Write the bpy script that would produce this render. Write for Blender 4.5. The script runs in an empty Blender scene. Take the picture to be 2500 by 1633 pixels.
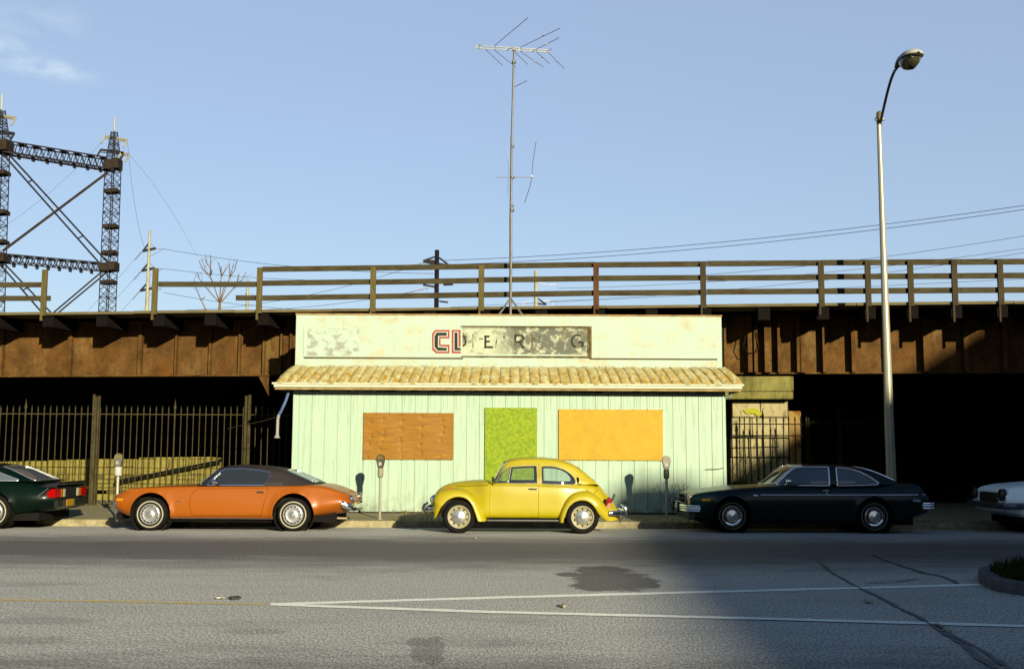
import bpy, bmesh, math, random
import numpy as np
from mathutils import Vector, Matrix
from mathutils.bvhtree import BVHTree
random.seed(7)
scn = bpy.context.scene
R = math.radians

# ---------------------------------------------------------------- camera
FPX, CX0, CY0 = 2700.0, 1250.0, 816.5
PITCH, ROLL, CAMZ = R(6.14), 0.0045, 1.5
fwd = Vector((0, math.cos(PITCH), math.sin(PITCH)))
up0 = Vector((0, -math.sin(PITCH), math.cos(PITCH)))
rt0 = Vector((1, 0, 0))
rt = rt0*math.cos(ROLL) + up0*math.sin(ROLL)
up = up0*math.cos(ROLL) - rt0*math.sin(ROLL)
cam = bpy.data.cameras.new('camera'); camo = bpy.data.objects.new('camera', cam)
scn.collection.objects.link(camo)
cam.sensor_width = 36; cam.lens = FPX/2500*36; cam.clip_end = 5000; cam.clip_start = 0.1
m = Matrix((rt, up, -fwd)).transposed().to_4x4(); m.translation = (0, 0, CAMZ)
camo.matrix_world = m
scn.camera = camo

# ---------------------------------------------------------------- world + sun
SUN = Vector((0.425, -1.0, 0.281)).normalized()
world = bpy.data.worlds.new('World'); scn.world = world; world.use_nodes = True
wn = world.node_tree; wn.nodes.clear()
def N(t, ty, **kw):
    n = t.nodes.new(ty)
    for k, v in kw.items(): setattr(n, k, v)
    return n
wo = N(wn, 'ShaderNodeOutputWorld'); bg = N(wn, 'ShaderNodeBackground')
sky = N(wn, 'ShaderNodeTexSky', sky_type='NISHITA', sun_disc=False)
sky.sun_elevation = math.asin(SUN.z); sky.sun_rotation = math.atan2(SUN.x, SUN.y)
sky.altitude = 50; sky.air_density = 1.15; sky.dust_density = 0.5; sky.ozone_density = 3.0
bg.inputs[1].default_value = 0.055
# thin cirrus wisps high on the left, laid out by direction on the sky itself
tc = N(wn, 'ShaderNodeTexCoord'); mp = N(wn, 'ShaderNodeMapping'); mp.inputs['Scale'].default_value = (11, 11, 24)
nz = N(wn, 'ShaderNodeTexNoise'); nz.inputs['Scale'].default_value = 2.2; nz.inputs['Detail'].default_value = 5
rp = N(wn, 'ShaderNodeValToRGB'); rp.color_ramp.elements[0].position = 0.36; rp.color_ramp.elements[1].position = 0.72
def cloud_dir(px, py):
    d = (rt*(px-CX0) + up*(CY0-py) + fwd*FPX); return d.normalized()
wn.links.new(tc.outputs['Generated'], mp.inputs[0]); wn.links.new(mp.outputs[0], nz.inputs['Vector']); wn.links.new(nz.outputs[0], rp.inputs[0])
acc = None
for px, py, rad, amt in ((75, 158, .038, .45), (110, 168, .033, .35), (175, 180, .032, .42), (5, 110, .026, .7), (60, 45, .07, .25)):
    d = cloud_dir(px, py)
    sub = N(wn, 'ShaderNodeVectorMath', operation='SUBTRACT'); sub.inputs[1].default_value = d
    sc = N(wn, 'ShaderNodeVectorMath', operation='MULTIPLY'); sc.inputs[1].default_value = (1, 1, 2.6)
    ln = N(wn, 'ShaderNodeVectorMath', operation='LENGTH')
    mr = N(wn, 'ShaderNodeMapRange', interpolation_type='SMOOTHSTEP'); mr.inputs[1].default_value = 0; mr.inputs[2].default_value = rad
    mr.inputs[3].default_value = amt; mr.inputs[4].default_value = 0
    wn.links.new(tc.outputs['Generated'], sub.inputs[0]); wn.links.new(sub.outputs[0], sc.inputs[0]); wn.links.new(sc.outputs[0], ln.inputs[0]); wn.links.new(ln.outputs['Value'], mr.inputs[0])
    if acc is None: acc = mr.outputs[0]
    else:
        ad = N(wn, 'ShaderNodeMath', operation='ADD'); wn.links.new(acc, ad.inputs[0]); wn.links.new(mr.outputs[0], ad.inputs[1]); acc = ad.outputs[0]
ml = N(wn, 'ShaderNodeMath', operation='MULTIPLY'); wn.links.new(acc, ml.inputs[0]); wn.links.new(rp.outputs[0], ml.inputs[1])
mx = N(wn, 'ShaderNodeMixRGB'); mx.inputs[2].default_value = (9.0, 10.0, 8.5, 1)
wn.links.new(ml.outputs[0], mx.inputs[0]); wn.links.new(sky.outputs[0], mx.inputs[1]); hz = N(wn, 'ShaderNodeMixRGB'); hz.inputs[0].default_value = .42; hz.inputs[2].default_value = (3.2, 3.75, 5.1, 1)
spz = N(wn, 'ShaderNodeSeparateXYZ'); zf = N(wn, 'ShaderNodeMapRange', interpolation_type='SMOOTHSTEP')
zf.inputs[1].default_value = .39; zf.inputs[2].default_value = .50; zf.inputs[3].default_value = .52; zf.inputs[4].default_value = 0   # the milky air thins out towards the zenith
wn.links.new(tc.outputs['Generated'], spz.inputs[0]); wn.links.new(spz.outputs[2], zf.inputs[0]); wn.links.new(zf.outputs[0], hz.inputs[0])
wn.links.new(mx.outputs[0], hz.inputs[1]); wn.links.new(hz.outputs[0], bg.inputs[0]); wn.links.new(bg.outputs[0], wo.inputs[0])

sl = bpy.data.lights.new('sun', 'SUN'); sl.energy = 5.0; sl.angle = R(0.8); sl.color = (1.0, 0.90, 0.64)
so = bpy.data.objects.new('sun', sl); scn.collection.objects.link(so)
so.rotation_euler = SUN.to_track_quat('Z', 'Y').to_euler(); so.location = (10, -20, 30)
vs = scn.view_settings
scn.display_settings.display_device = 'sRGB'
vs.view_transform = 'Standard'; vs.look = 'None'; vs.gamma = 1; vs.use_curve_mapping = False; vs.exposure = 1.5
scn.cycles.max_bounces = 8; scn.cycles.transparent_max_bounces = 16

# ---------------------------------------------------------------- pixel helpers (measuring the photograph)
def ray(px, py): return rt*(px-CX0) + up*(CY0-py) + fwd*FPX
def P(px, py, Y):
    d = ray(px, py); t = Y/d.y
    return Vector((d.x*t, Y, CAMZ + d.z*t))
def G(px, py, z=0.0):
    d = ray(px, py); t = (z-CAMZ)/d.z
    return Vector((d.x*t, d.y*t, z))
def PX(px, Y): return (px-CX0)*Y/FPX*1.0
def PZ(py, Y, px=1250): return P(px, py, Y).z

# ---------------------------------------------------------------- materials
MC = {}; KS = 0.33   # reflectances are written relative to a bright white, KS brings them to this exposure
def sat(c, k=1.22):
    l = .3*c[0]+.6*c[1]+.1*c[2]; return tuple(min(.95, max(.0006, l+(x-l)*k)*KS) for x in c)
def mat(name, col, rough=.7, metal=0.0, vary=0.15, scale=6.0, bump=0.0, bscale=40.0, coat=0.0, col2=None, stretch=(1, 1, 1), spec=.5, detail=6.0, ramp=(.35, .65)):
    if name in MC: return MC[name]
    if metal < .5:
        col = sat(col); col2 = None if col2 is None else sat(col2)
    m = bpy.data.materials.new(name); m.use_nodes = True; t = m.node_tree
    b = t.nodes['Principled BSDF']; b.inputs['Roughness'].default_value = rough; b.inputs['Metallic'].default_value = metal
    b.inputs['Specular IOR Level'].default_value = (.06 if rough >= .8 else .2 if rough >= .6 else .35) if (spec == .5 and metal < .5) else spec
    if coat: b.inputs['Coat Weight'].default_value = coat; b.inputs['Coat Roughness'].default_value = .06
    c = (*col, 1)
    if col2 is None: col2 = tuple(min(1, x*(1-vary)) for x in col)
    tc = N(t, 'ShaderNodeTexCoord'); mp = N(t, 'ShaderNodeMapping'); mp.inputs['Scale'].default_value = stretch
    t.links.new(tc.outputs['Object'], mp.inputs[0])
    nz = N(t, 'ShaderNodeTexNoise'); nz.inputs['Scale'].default_value = scale; nz.inputs['Detail'].default_value = detail; nz.inputs['Roughness'].default_value = .65
    t.links.new(mp.outputs[0], nz.inputs['Vector'])
    rp = N(t, 'ShaderNodeValToRGB'); rp.color_ramp.elements[0].position = ramp[0]; rp.color_ramp.elements[1].position = ramp[1]
    rp.color_ramp.elements[0].color = (*col2, 1); rp.color_ramp.elements[1].color = c
    t.links.new(nz.outputs[0], rp.inputs[0]); t.links.new(rp.outputs[0], b.inputs['Base Color'])
    if bump:
        n2 = N(t, 'ShaderNodeTexNoise'); n2.inputs['Scale'].default_value = bscale; n2.inputs['Detail'].default_value = 4
        t.links.new(mp.outputs[0], n2.inputs['Vector'])
        bp = N(t, 'ShaderNodeBump'); bp.inputs['Strength'].default_value = bump; bp.inputs['Distance'].default_value = .02
        t.links.new(n2.outputs[0], bp.inputs['Height']); t.links.new(bp.outputs[0], b.inputs['Normal'])
    MC[name] = m
    return m
def add_layer(m, col, scale, lo, hi, stretch=(1, 1, 1), amt=1.0, seed=0.0, zband=None):
    """a further blotchy layer of another colour (stains, wear) over the base colour"""
    col = sat(col); t = m.node_tree; b = t.nodes['Principled BSDF']; src = b.inputs['Base Color'].links[0].from_socket
    tc = N(t, 'ShaderNodeTexCoord'); mp = N(t, 'ShaderNodeMapping'); mp.inputs['Scale'].default_value = stretch; mp.inputs['Location'].default_value = (seed, seed*.7, seed*1.3)
    nz = N(t, 'ShaderNodeTexNoise'); nz.inputs['Scale'].default_value = scale; nz.inputs['Detail'].default_value = 8; nz.inputs['Roughness'].default_value = .7
    mr = N(t, 'ShaderNodeMapRange'); mr.inputs[1].default_value = lo; mr.inputs[2].default_value = hi; mr.inputs[4].default_value = amt
    t.links.new(tc.outputs['Object'], mp.inputs[0]); t.links.new(mp.outputs[0], nz.inputs['Vector']); t.links.new(nz.outputs[0], mr.inputs[0])
    fac = mr.outputs[0]
    if zband:
        sp = N(t, 'ShaderNodeSeparateXYZ'); t.links.new(tc.outputs['Object'], sp.inputs[0])
        z = N(t, 'ShaderNodeMapRange'); z.inputs[1].default_value = zband[0]; z.inputs[2].default_value = zband[1]
        t.links.new(sp.outputs[zband[2] if len(zband) > 2 else 2], z.inputs[0])
        mu = N(t, 'ShaderNodeMath', operation='MULTIPLY'); t.links.new(fac, mu.inputs[0]); t.links.new(z.outputs[0], mu.inputs[1]); fac = mu.outputs[0]
    mx = N(t, 'ShaderNodeMixRGB'); mx.inputs[2].default_value = (*col, 1)
    t.links.new(fac, mx.inputs[0]); t.links.new(src, mx.inputs[1]); t.links.new(mx.outputs[0], b.inputs['Base Color'])
    return m
def glass_mat(name, tint, clear, rough=.03, refl=1.0):
    if name in MC: return MC[name]
    m = bpy.data.materials.new(name); m.use_nodes = True; t = m.node_tree; t.nodes.clear()
    o = N(t, 'ShaderNodeOutputMaterial'); tr = N(t, 'ShaderNodeBsdfTransparent'); gl = N(t, 'ShaderNodeBsdfGlossy'); df = N(t, 'ShaderNodeBsdfDiffuse')
    tr.inputs[0].default_value = (*tint, 1); gl.inputs['Roughness'].default_value = rough; df.inputs[0].default_value = (.1, .12, .15, 1)
    gl.inputs[0].default_value = (refl, refl, refl, 1)
    fr = N(t, 'ShaderNodeFresnel'); fr.inputs[0].default_value = 1.5
    a = N(t, 'ShaderNodeMixShader'); a.inputs[0].default_value = 1-clear; b = N(t, 'ShaderNodeMixShader')
    t.links.new(tr.outputs[0], a.inputs[1]); t.links.new(df.outputs[0], a.inputs[2])
    t.links.new(fr.outputs[0], b.inputs[0]); t.links.new(a.outputs[0], b.inputs[1]); t.links.new(gl.outputs[0], b.inputs[2]); t.links.new(b.outputs[0], o.inputs[0])
    MC[name] = m; return m

# ---------------------------------------------------------------- mesh collector
col = scn.collection
class MB:
    def __init__(s): s.v = []; s.f = []
    def add(s, vs, fs):
        n = len(s.v); s.v += [tuple(v) for v in vs]; s.f += [tuple(i+n for i in f) for f in fs]; return s
    def box(s, a, b):
        x0, y0, z0 = a; x1, y1, z1 = b
        return s.add([(x0,y0,z0),(x1,y0,z0),(x1,y1,z0),(x0,y1,z0),(x0,y0,z1),(x1,y0,z1),(x1,y1,z1),(x0,y1,z1)],
                     [(0,3,2,1),(4,5,6,7),(0,1,5,4),(1,2,6,5),(2,3,7,6),(3,0,4,7)])
    def bar(s, a, b, w, h=None, upv=(0,0,1)):
        a = Vector(a); b = Vector(b); d = (b-a).normalized(); h = h or w
        u = Vector(upv)
        if abs(d.dot(u)) > .98: u = Vector((0,1,0))
        r = d.cross(u).normalized()*w/2; u = r.normalized().cross(d).normalized()*h/2
        vs = [a-r-u, a+r-u, a+r+u, a-r+u, b-r-u, b+r-u, b+r+u, b-r+u]
        return s.add(vs, [(0,1,2,3),(7,6,5,4),(0,4,5,1),(1,5,6,2),(2,6,7,3),(3,7,4,0)])
    def tube(s, pts, rad, n=8, caps=True):
        pts = [Vector(p) for p in pts]; k = len(pts)
        if not hasattr(rad, '__len__'): rad = [rad]*k
        base = len(s.v); pu = None
        for i, p in enumerate(pts):
            d = (pts[min(i+1, k-1)] - pts[max(i-1, 0)])
            if d.length < 1e-9: d = Vector((0,0,1))
            d.normalize()
            if pu is None:
                u = Vector((0,0,1)) if abs(d.z) < .9 else Vector((1,0,0))
            else: u = pu
            r = d.cross(u).normalized(); u = r.cross(d).normalized(); pu = u
            for j in range(n):
                a = 2*math.pi*j/n
                s.v.append(tuple(p + r*math.cos(a)*rad[i] + u*math.sin(a)*rad[i]))
        for i in range(k-1):
            for j in range(n):
                a = base+i*n+j; b = base+i*n+(j+1) % n
                s.f.append((a, b, b+n, a+n))
        if caps:
            s.f.append(tuple(base+j for j in range(n))[::-1]); s.f.append(tuple(base+(k-1)*n+j for j in range(n)))
        return s
    def lathe(s, prof, n=32, axis='Z', c=(0,0,0), closed=False):
        """prof: list of (radius, height)"""
        base = len(s.v); c = Vector(c)
        for r, h in prof:
            for j in range(n):
                a = 2*math.pi*j/n; x, y = r*math.cos(a), r*math.sin(a)
                p = {'Z': (x, y, h), 'Y': (x, h, y), 'X': (h, x, y)}[axis]
                s.v.append(tuple(c+Vector(p)))
        for i in range(len(prof)-1):
            for j in range(n):
                a = base+i*n+j; b = base+i*n+(j+1) % n
                s.f.append((a, b, b+n, a+n))
        if closed:
            s.f.append(tuple(base+j for j in range(n))[::-1]); s.f.append(tuple(base+(len(prof)-1)*n+j for j in range(n)))
        return s
    def prism(s, poly, d0, d1, axis='Y'):
        """poly in the plane across axis; extruded from d0 to d1"""
        n = len(poly); mk = {'Y': lambda a, b, d: (a, d, b), 'X': lambda a, b, d: (d, a, b), 'Z': lambda a, b, d: (a, b, d)}[axis]
        vs = [mk(a, b, d0) for a, b in poly] + [mk(a, b, d1) for a, b in poly]
        fs = [tuple(range(n))[::-1], tuple(range(n, 2*n))] + [(i, (i+1) % n, (i+1) % n+n, i+n) for i in range(n)]
        return s.add(vs, fs)
    def build(s, name, material, parent=None, smooth=False, off=None, bevel=0, angle=35):
        me = bpy.data.meshes.new(name); vs = s.v
        if off is not None: vs = [(x-off[0], y-off[1], z-off[2]) for x, y, z in vs]
        me.from_pydata(vs, [], s.f)
        bm = bmesh.new(); bm.from_mesh(me); bmesh.ops.recalc_face_normals(bm, faces=bm.faces)
        if bevel: bmesh.ops.bevel(bm, geom=[e for e in bm.edges if e.is_manifold and e.calc_face_angle(0) > .5], offset=bevel, segments=1, affect='EDGES', clamp_overlap=True)
        bm.to_mesh(me); bm.free()
        if smooth:
            me.polygons.foreach_set('use_smooth', [True]*len(me.polygons)); me.set_sharp_from_angle(angle=R(angle))
        me.materials.append(material)
        o = bpy.data.objects.new(name, me); col.objects.link(o)
        if parent is not None: o.parent = parent
        return o
def thing(name, label, cat, loc=(0,0,0), rz=0, group=None, kind=None):
    o = bpy.data.objects.new(name, None); col.objects.link(o); o.location = loc; o.rotation_euler = (0,0,rz)
    tag(o, label, cat, group, kind); return o
def tag(o, label=None, cat=None, group=None, kind=None):
    if label: o['label'] = label
    if cat: o['category'] = cat
    if group: o['group'] = group
    if kind: o['kind'] = kind
    return o
def copy_tree(o, parent=None):
    c = o.copy(); col.objects.link(c); c.parent = parent
    for ch in list(o.children): copy_tree(ch, c)
    return c
DBG = 0
def volchk(o):
    bm = bmesh.new(); bm.from_mesh(o.data); r = (round(bm.calc_volume(signed=True), 4), sum(not e.is_manifold for e in bm.edges)); bm.free(); return r
def boolean(a, b, op='DIFFERENCE'):
    """apply b to a, return a; b removed"""
    if DBG: v0 = volchk(a), volchk(b)
    par = a.parent; a.parent = None; b.parent = None
    md = a.modifiers.new('b', 'BOOLEAN'); md.operation = op; md.object = b; md.solver = 'MANIFOLD'
    bpy.context.view_layer.update()
    dg = bpy.context.evaluated_depsgraph_get()
    me = bpy.data.meshes.new_from_object(a.evaluated_get(dg)); a.modifiers.clear()
    if DBG: print('BOOL', a.name, op, v0, len(a.data.vertices), '->', end='')
    old = a.data; a.data = me; bpy.data.meshes.remove(old); bpy.data.objects.remove(b); a.parent = par
    if DBG: print(volchk(a), len(me.vertices))
    return a
def smooth(o, angle=35):
    me = o.data; me.polygons.foreach_set('use_smooth', [True]*len(me.polygons)); me.set_sharp_from_angle(angle=R(angle)); return o
def mesh_copy(o, name):
    c = bpy.data.objects.new(name, o.data.copy()); col.objects.link(c); return c
def pchip(pts):
    pts = sorted(pts); x = np.array([p[0] for p in pts], float); y = np.array([p[1] for p in pts], float)
    n = len(x)
    if n == 1: return lambda t: float(y[0])
    h = np.diff(x); d = np.diff(y)/h; mm = np.zeros(n)
    for i in range(1, n-1):
        if d[i-1]*d[i] > 0:
            w1 = 2*h[i]+h[i-1]; w2 = h[i]+2*h[i-1]; mm[i] = (w1+w2)/(w1/d[i-1]+w2/d[i])
    mm[0] = d[0]; mm[-1] = d[-1]
    def f(t):
        if t <= x[0]: return float(y[0])
        if t >= x[-1]: return float(y[-1])
        i = int(np.searchsorted(x, t)-1); i = max(0, min(n-2, i)); s = (t-x[i])/h[i]
        return float((2*s**3-3*s**2+1)*y[i] + (s**3-2*s**2+s)*h[i]*mm[i] + (-2*s**3+3*s**2)*y[i+1] + (s**3-s**2)*h[i]*mm[i+1])
    return f
def spline(pts, m=6, closed=False):
    """Catmull-Rom through 2D/3D points"""
    pts = [np.array(p, float) for p in pts]; n = len(pts); out = []
    rng = range(n) if closed else range(n-1)
    for i in rng:
        p0 = pts[(i-1) % n] if closed or i > 0 else 2*pts[0]-pts[1]
        p1 = pts[i]; p2 = pts[(i+1) % n]; p3 = pts[(i+2) % n] if closed or i+2 < n else 2*pts[-1]-pts[-2]
        for k in range(m):
            s = k/m
            out.append(tuple(.5*((2*p1)+(-p0+p2)*s+(2*p0-5*p1+4*p2-p3)*s*s+(-p0+3*p1-3*p2+p3)*s**3)))
    if not closed: out.append(tuple(pts[-1]))
    return out
def loft(xs, section, m=4):
    """closed body from half sections (y,z) bottom centre to top centre, mirrored"""
    mb = MB(); rings = []
    for x in xs:
        half = spline(section(x), m)
        ring = [(x, -y, z) for y, z in half] + [(x, y, z) for y, z in half[-2:0:-1]]
        rings.append(ring)
    n = len(rings[0])
    for r in rings: mb.v += r
    for i in range(len(rings)-1):
        for j in range(n):
            a = i*n+j; b = i*n+(j+1) % n
            mb.f.append((a, b, b+n, a+n))
    for base in (0, (len(rings)-1)*n):
        h = n//2
        for j in range(h-0):
            a, b = j, j+1; c, d = (n-j-1) % n, (n-j) % n
            q = [base+a, base+b, base+c, base+d]; q2 = []
            for k in q:
                if k not in q2: q2.append(k)
            if len(q2) >= 3 and not (b >= c and False):
                if b < c or (b == c and a != c): mb.f.append(tuple(q2))
    return mb
# ================================================================ SETTING
def ground_mat():
    m = mat('asphalt', (1.14, 1.12, 1.02), rough=.85, vary=.5, scale=22, bump=.12, bscale=90, detail=10, ramp=(.42, .58), spec=.3, stretch=(2.4, .9, 1), col2=(.36, .37, .38))
    add_layer(m, (.16, .16, .16), 34, .57, .64, amt=.9, stretch=(2.2, .8, 1))
    add_layer(m, (2.1, 2.0, 1.65), 38, .59, .66, amt=.85, seed=5, stretch=(2.2, .8, 1))
    add_layer(m, (.42, .41, .38), 1.1, .50, .74, stretch=(.35, 1.6, 1), amt=.5, seed=9)
    add_layer(m, (.20, .20, .19), 5.0, .60, .72, stretch=(.5, 1.6, 1), amt=.6, seed=21)
    add_layer(m, (.24, .235, .225), .55, .56, .70, stretch=(.8, 1.4, 1), amt=.45, seed=33)
    # old oil stains soaked into the surface, ragged edged
    t = m.node_tree; b = t.nodes['Principled BSDF']
    for ells, colr, amt, ns in (([(1500,1414,105,26),(1470,1392,75,12),(1395,1402,36,6),(1560,1420,48,16),(1450,1430,60,12),(1590,1426,22,9)], (.24, .225, .235), .92, 3.0), ([(1045,1585,42,30),(1020,1566,26,12),(1060,1560,22,8),(1062,1610,22,14)], (.34, .33, .32), .6, 4.0), ([(620,1540,90,8),(100,1515,160,9),(60,1562,120,10)], (.42, .41, .38), .4, 4.0)):
        acc = None; tc = N(t, 'ShaderNodeTexCoord')
        for px, py, hw, hh in ells:
            c = G(px, py); rx = (G(px+hw, py)-c).x; ry = (G(px, py-hh).y-G(px, py+hh).y)/2
            a = N(t, 'ShaderNodeVectorMath', operation='SUBTRACT'); a.inputs[1].default_value = c; t.links.new(tc.outputs['Object'], a.inputs[0])
            q = N(t, 'ShaderNodeVectorMath', operation='MULTIPLY'); q.inputs[1].default_value = (1/rx, 1/ry, 0); t.links.new(a.outputs[0], q.inputs[0])
            l = N(t, 'ShaderNodeVectorMath', operation='LENGTH'); t.links.new(q.outputs[0], l.inputs[0])
            if acc is None: acc = l.outputs['Value']
            else:
                mi = N(t, 'ShaderNodeMath', operation='MINIMUM'); t.links.new(acc, mi.inputs[0]); t.links.new(l.outputs['Value'], mi.inputs[1]); acc = mi.outputs[0]
        nz = N(t, 'ShaderNodeTexNoise'); nz.inputs['Scale'].default_value = ns; nz.inputs['Detail'].default_value = 10; nz.inputs['Roughness'].default_value = .7; t.links.new(tc.outputs['Object'], nz.inputs['Vector'])
        w = N(t, 'ShaderNodeMath', operation='MULTIPLY_ADD'); w.inputs[1].default_value = 1.3; t.links.new(nz.outputs[0], w.inputs[0]); t.links.new(acc, w.inputs[2])
        r = N(t, 'ShaderNodeMapRange'); r.inputs[1].default_value = 1.50; r.inputs[2].default_value = 1.72; r.inputs[3].default_value = amt; r.inputs[4].default_value = 0; t.links.new(w.outputs[0], r.inputs[0])
        src = b.inputs['Base Color'].links[0].from_socket; mx = N(t, 'ShaderNodeMixRGB', blend_type='MULTIPLY'); mx.inputs[2].default_value = (*colr, 1)
        t.links.new(r.outputs[0], mx.inputs[0]); t.links.new(src, mx.inputs[1]); t.links.new(mx.outputs[0], b.inputs['Base Color'])
    # oil-darkened strip along the middle of each lane, with a wandering edge
    t = m.node_tree; b = t.nodes['Principled BSDF']
    for y0, y1, y2, y3, amt in ((13.5, 16.8, 18.6, 21.3, .97), (3.5, 5.0, 7.0, 9.2, .75)):
        src = b.inputs['Base Color'].links[0].from_socket
        tc = N(t, 'ShaderNodeTexCoord'); sp = N(t, 'ShaderNodeSeparateXYZ'); t.links.new(tc.outputs['Object'], sp.inputs[0])
        mp = N(t, 'ShaderNodeMapping'); mp.inputs['Scale'].default_value = (.25, .9, 1); t.links.new(tc.outputs['Object'], mp.inputs[0])
        nz = N(t, 'ShaderNodeTexNoise'); nz.inputs['Scale'].default_value = 2.0; nz.inputs['Detail'].default_value = 9; nz.inputs['Roughness'].default_value = .75; t.links.new(mp.outputs[0], nz.inputs['Vector'])
        w = N(t, 'ShaderNodeMath', operation='MULTIPLY_ADD'); t.links.new(nz.outputs[0], w.inputs[0]); w.inputs[1].default_value = 4.2; t.links.new(sp.outputs[1], w.inputs[2])
        a = N(t, 'ShaderNodeMapRange', interpolation_type='SMOOTHSTEP'); a.inputs[1].default_value = y0+2.1; a.inputs[2].default_value = y1+2.1
        c = N(t, 'ShaderNodeMapRange', interpolation_type='SMOOTHSTEP'); c.inputs[1].default_value = y2+2.1; c.inputs[2].default_value = y3+2.1; c.inputs[3].default_value = 1; c.inputs[4].default_value = 0
        t.links.new(w.outputs[0], a.inputs[0]); t.links.new(w.outputs[0], c.inputs[0])
        mu = N(t, 'ShaderNodeMath', operation='MULTIPLY'); t.links.new(a.outputs[0], mu.inputs[0]); t.links.new(c.outputs[0], mu.inputs[1])
        m2 = N(t, 'ShaderNodeMath', operation='MULTIPLY'); t.links.new(mu.outputs[0], m2.inputs[0]); m2.inputs[1].default_value = amt
        mx = N(t, 'ShaderNodeMixRGB', blend_type='MULTIPLY'); mx.inputs[2].default_value = (.22, .21, .22, 1)
        t.links.new(m2.outputs[0], mx.inputs[0]); t.links.new(src, mx.inputs[1]); t.links.new(mx.outputs[0], b.inputs['Base Color'])
    return m
ASPH = ground_mat()
DIRT = mat('dirt', (.16, .14, .09), rough=.95, vary=.5, scale=3, bump=.5)
def sheet(name, x0, x1, y0, y1, z, m, kind='structure'):
    mb = MB(); mb.add([(x0,y0,z),(x1,y0,z),(x1,y1,z),(x0,y1,z)], [(0,1,2,3)]); return tag(mb.build(name, m), kind=kind)
sheet('ground', -900, 900, -900, 900, -.07, DIRT)
rb = MB(); rb.add([(-300,-9,0),(300,-9,0),(300,21.6,0),(-300,21.6,0),(-300,23.3,-.04),(300,23.3,-.04)], [(0,1,2,3),(3,2,5,4)])
road = tag(rb.build('road', ASPH), kind='structure')
CONC = mat('concrete', (.52, .48, .33), rough=.9, vary=.3, scale=4, bump=.3, bscale=25)
add_layer(CONC, (.32, .28, .13), 2.2, .5, .72, stretch=(.6, 2, 1), amt=.7, seed=3)
add_layer(CONC, (.36, .32, .15), 30, .6, .7, amt=.6, seed=6)
KERBM = mat('kerb concrete', (.62, .55, .36), rough=.9, vary=.35, scale=7, bump=.3); add_layer(KERBM, (.25, .22, .14), 5, .5, .7, amt=.7)
mb = MB(); mb.box((-300, 23.3, -.06), (300, 23.45, .10)); tag(mb.build('kerb', KERBM, bevel=.02), kind='structure')
mb = MB()
xs = list(np.linspace(-60, 60, 81)); V = []
for x in xs:
    for y, z in ((23.45, .098), (25.2, .160), (28.2, .185), (31, .2)): V.append((x, y, z))
F = [(i*4+j, (i+1)*4+j, (i+1)*4+j+1, i*4+j+1) for i in range(80) for j in range(3)]
mb.add(V, F); tag(mb.build('pavement', CONC), kind='structure')
def ZS(y): return .098+(y-23.45)*.0354 if y < 25.2 else .16+(y-25.2)*.0083

# painted lines, tar repairs, stains
def ribbon(pts, w, z=.004, jit=0.0):
    """flat strip along ground points"""
    mb = MB(); pts = [Vector((p[0], p[1], 0)) for p in pts]; dense = []
    for i in range(len(pts)-1):
        k = max(2, int((pts[i+1]-pts[i]).length/.15)) if jit else 1
        for j in range(k): dense.append(pts[i].lerp(pts[i+1], j/k))
    dense.append(pts[-1]); V = []
    for i, p in enumerate(dense):
        d = dense[min(i+1, len(dense)-1)]-dense[max(i-1, 0)]; n = Vector((-d.y, d.x, 0)).normalized()
        ww = w[0]+(w[1]-w[0])*i/(len(dense)-1) if isinstance(w, tuple) else w
        a = ww/2*(1+random.uniform(-jit, jit)); b = ww/2*(1+random.uniform(-jit, jit)); o = n*random.uniform(-jit, jit)*ww*.3
        V += [tuple(p+n*a+o+Vector((0,0,z))), tuple(p-n*b+o+Vector((0,0,z)))]
    mb.add(V, [(2*i, 2*i+1, 2*i+3, 2*i+2) for i in range(len(dense)-1)]); return mb
WPAINT = mat('white road paint', (1.9, 1.95, 1.8), rough=.7, vary=.25, scale=30); add_layer(WPAINT, (.8, .76, .65), 22, .58, .7, amt=.8)
YPAINT = mat('yellow road paint', (1.3, .95, .15), rough=.7, vary=.3, scale=20); add_layer(YPAINT, (.8, .76, .66), 14, .42, .55, amt=.95)
TAR = mat('tar', (.22, .22, .23), rough=.6, vary=.4, scale=12, bump=.2)
g = lambda px, py: G(px, py)
ln1 = ribbon([g(660, 1475), g(1200, 1459), g(1800, 1443), g(2394, 1427)], .17, jit=.10).build('lane_line', WPAINT, road)
ln2 = ribbon([g(664, 1476.5), g(1200, 1495), g(1900, 1512), g(2560, 1531)], .15, .008, jit=.10).build('lane_line', WPAINT, road)
ribbon([g(-60, 1463), g(300, 1468), g(655, 1475.5)], .12, .004, jit=.2).build('centre_line', YPAINT, road)
for pts, w in (([(1992,1364),(2030,1398),(2090,1431),(2150,1462),(2221,1497),(2290,1536),(2352,1575),(2431,1634)], (.03, .05)),
               ([(2130,1352),(2163,1368),(2247,1397),(2300,1408),(2342,1426)], .05),
               ([(2285,1524),(2330,1556),(2400,1590),(2470,1640)], .04),
               ([(2110,1424),(2180,1422),(2240,1414)], .035)):
    ribbon([G(*p) for p in pts], w, .012, jit=.8).build('tar_seam', TAR, road)
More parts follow.
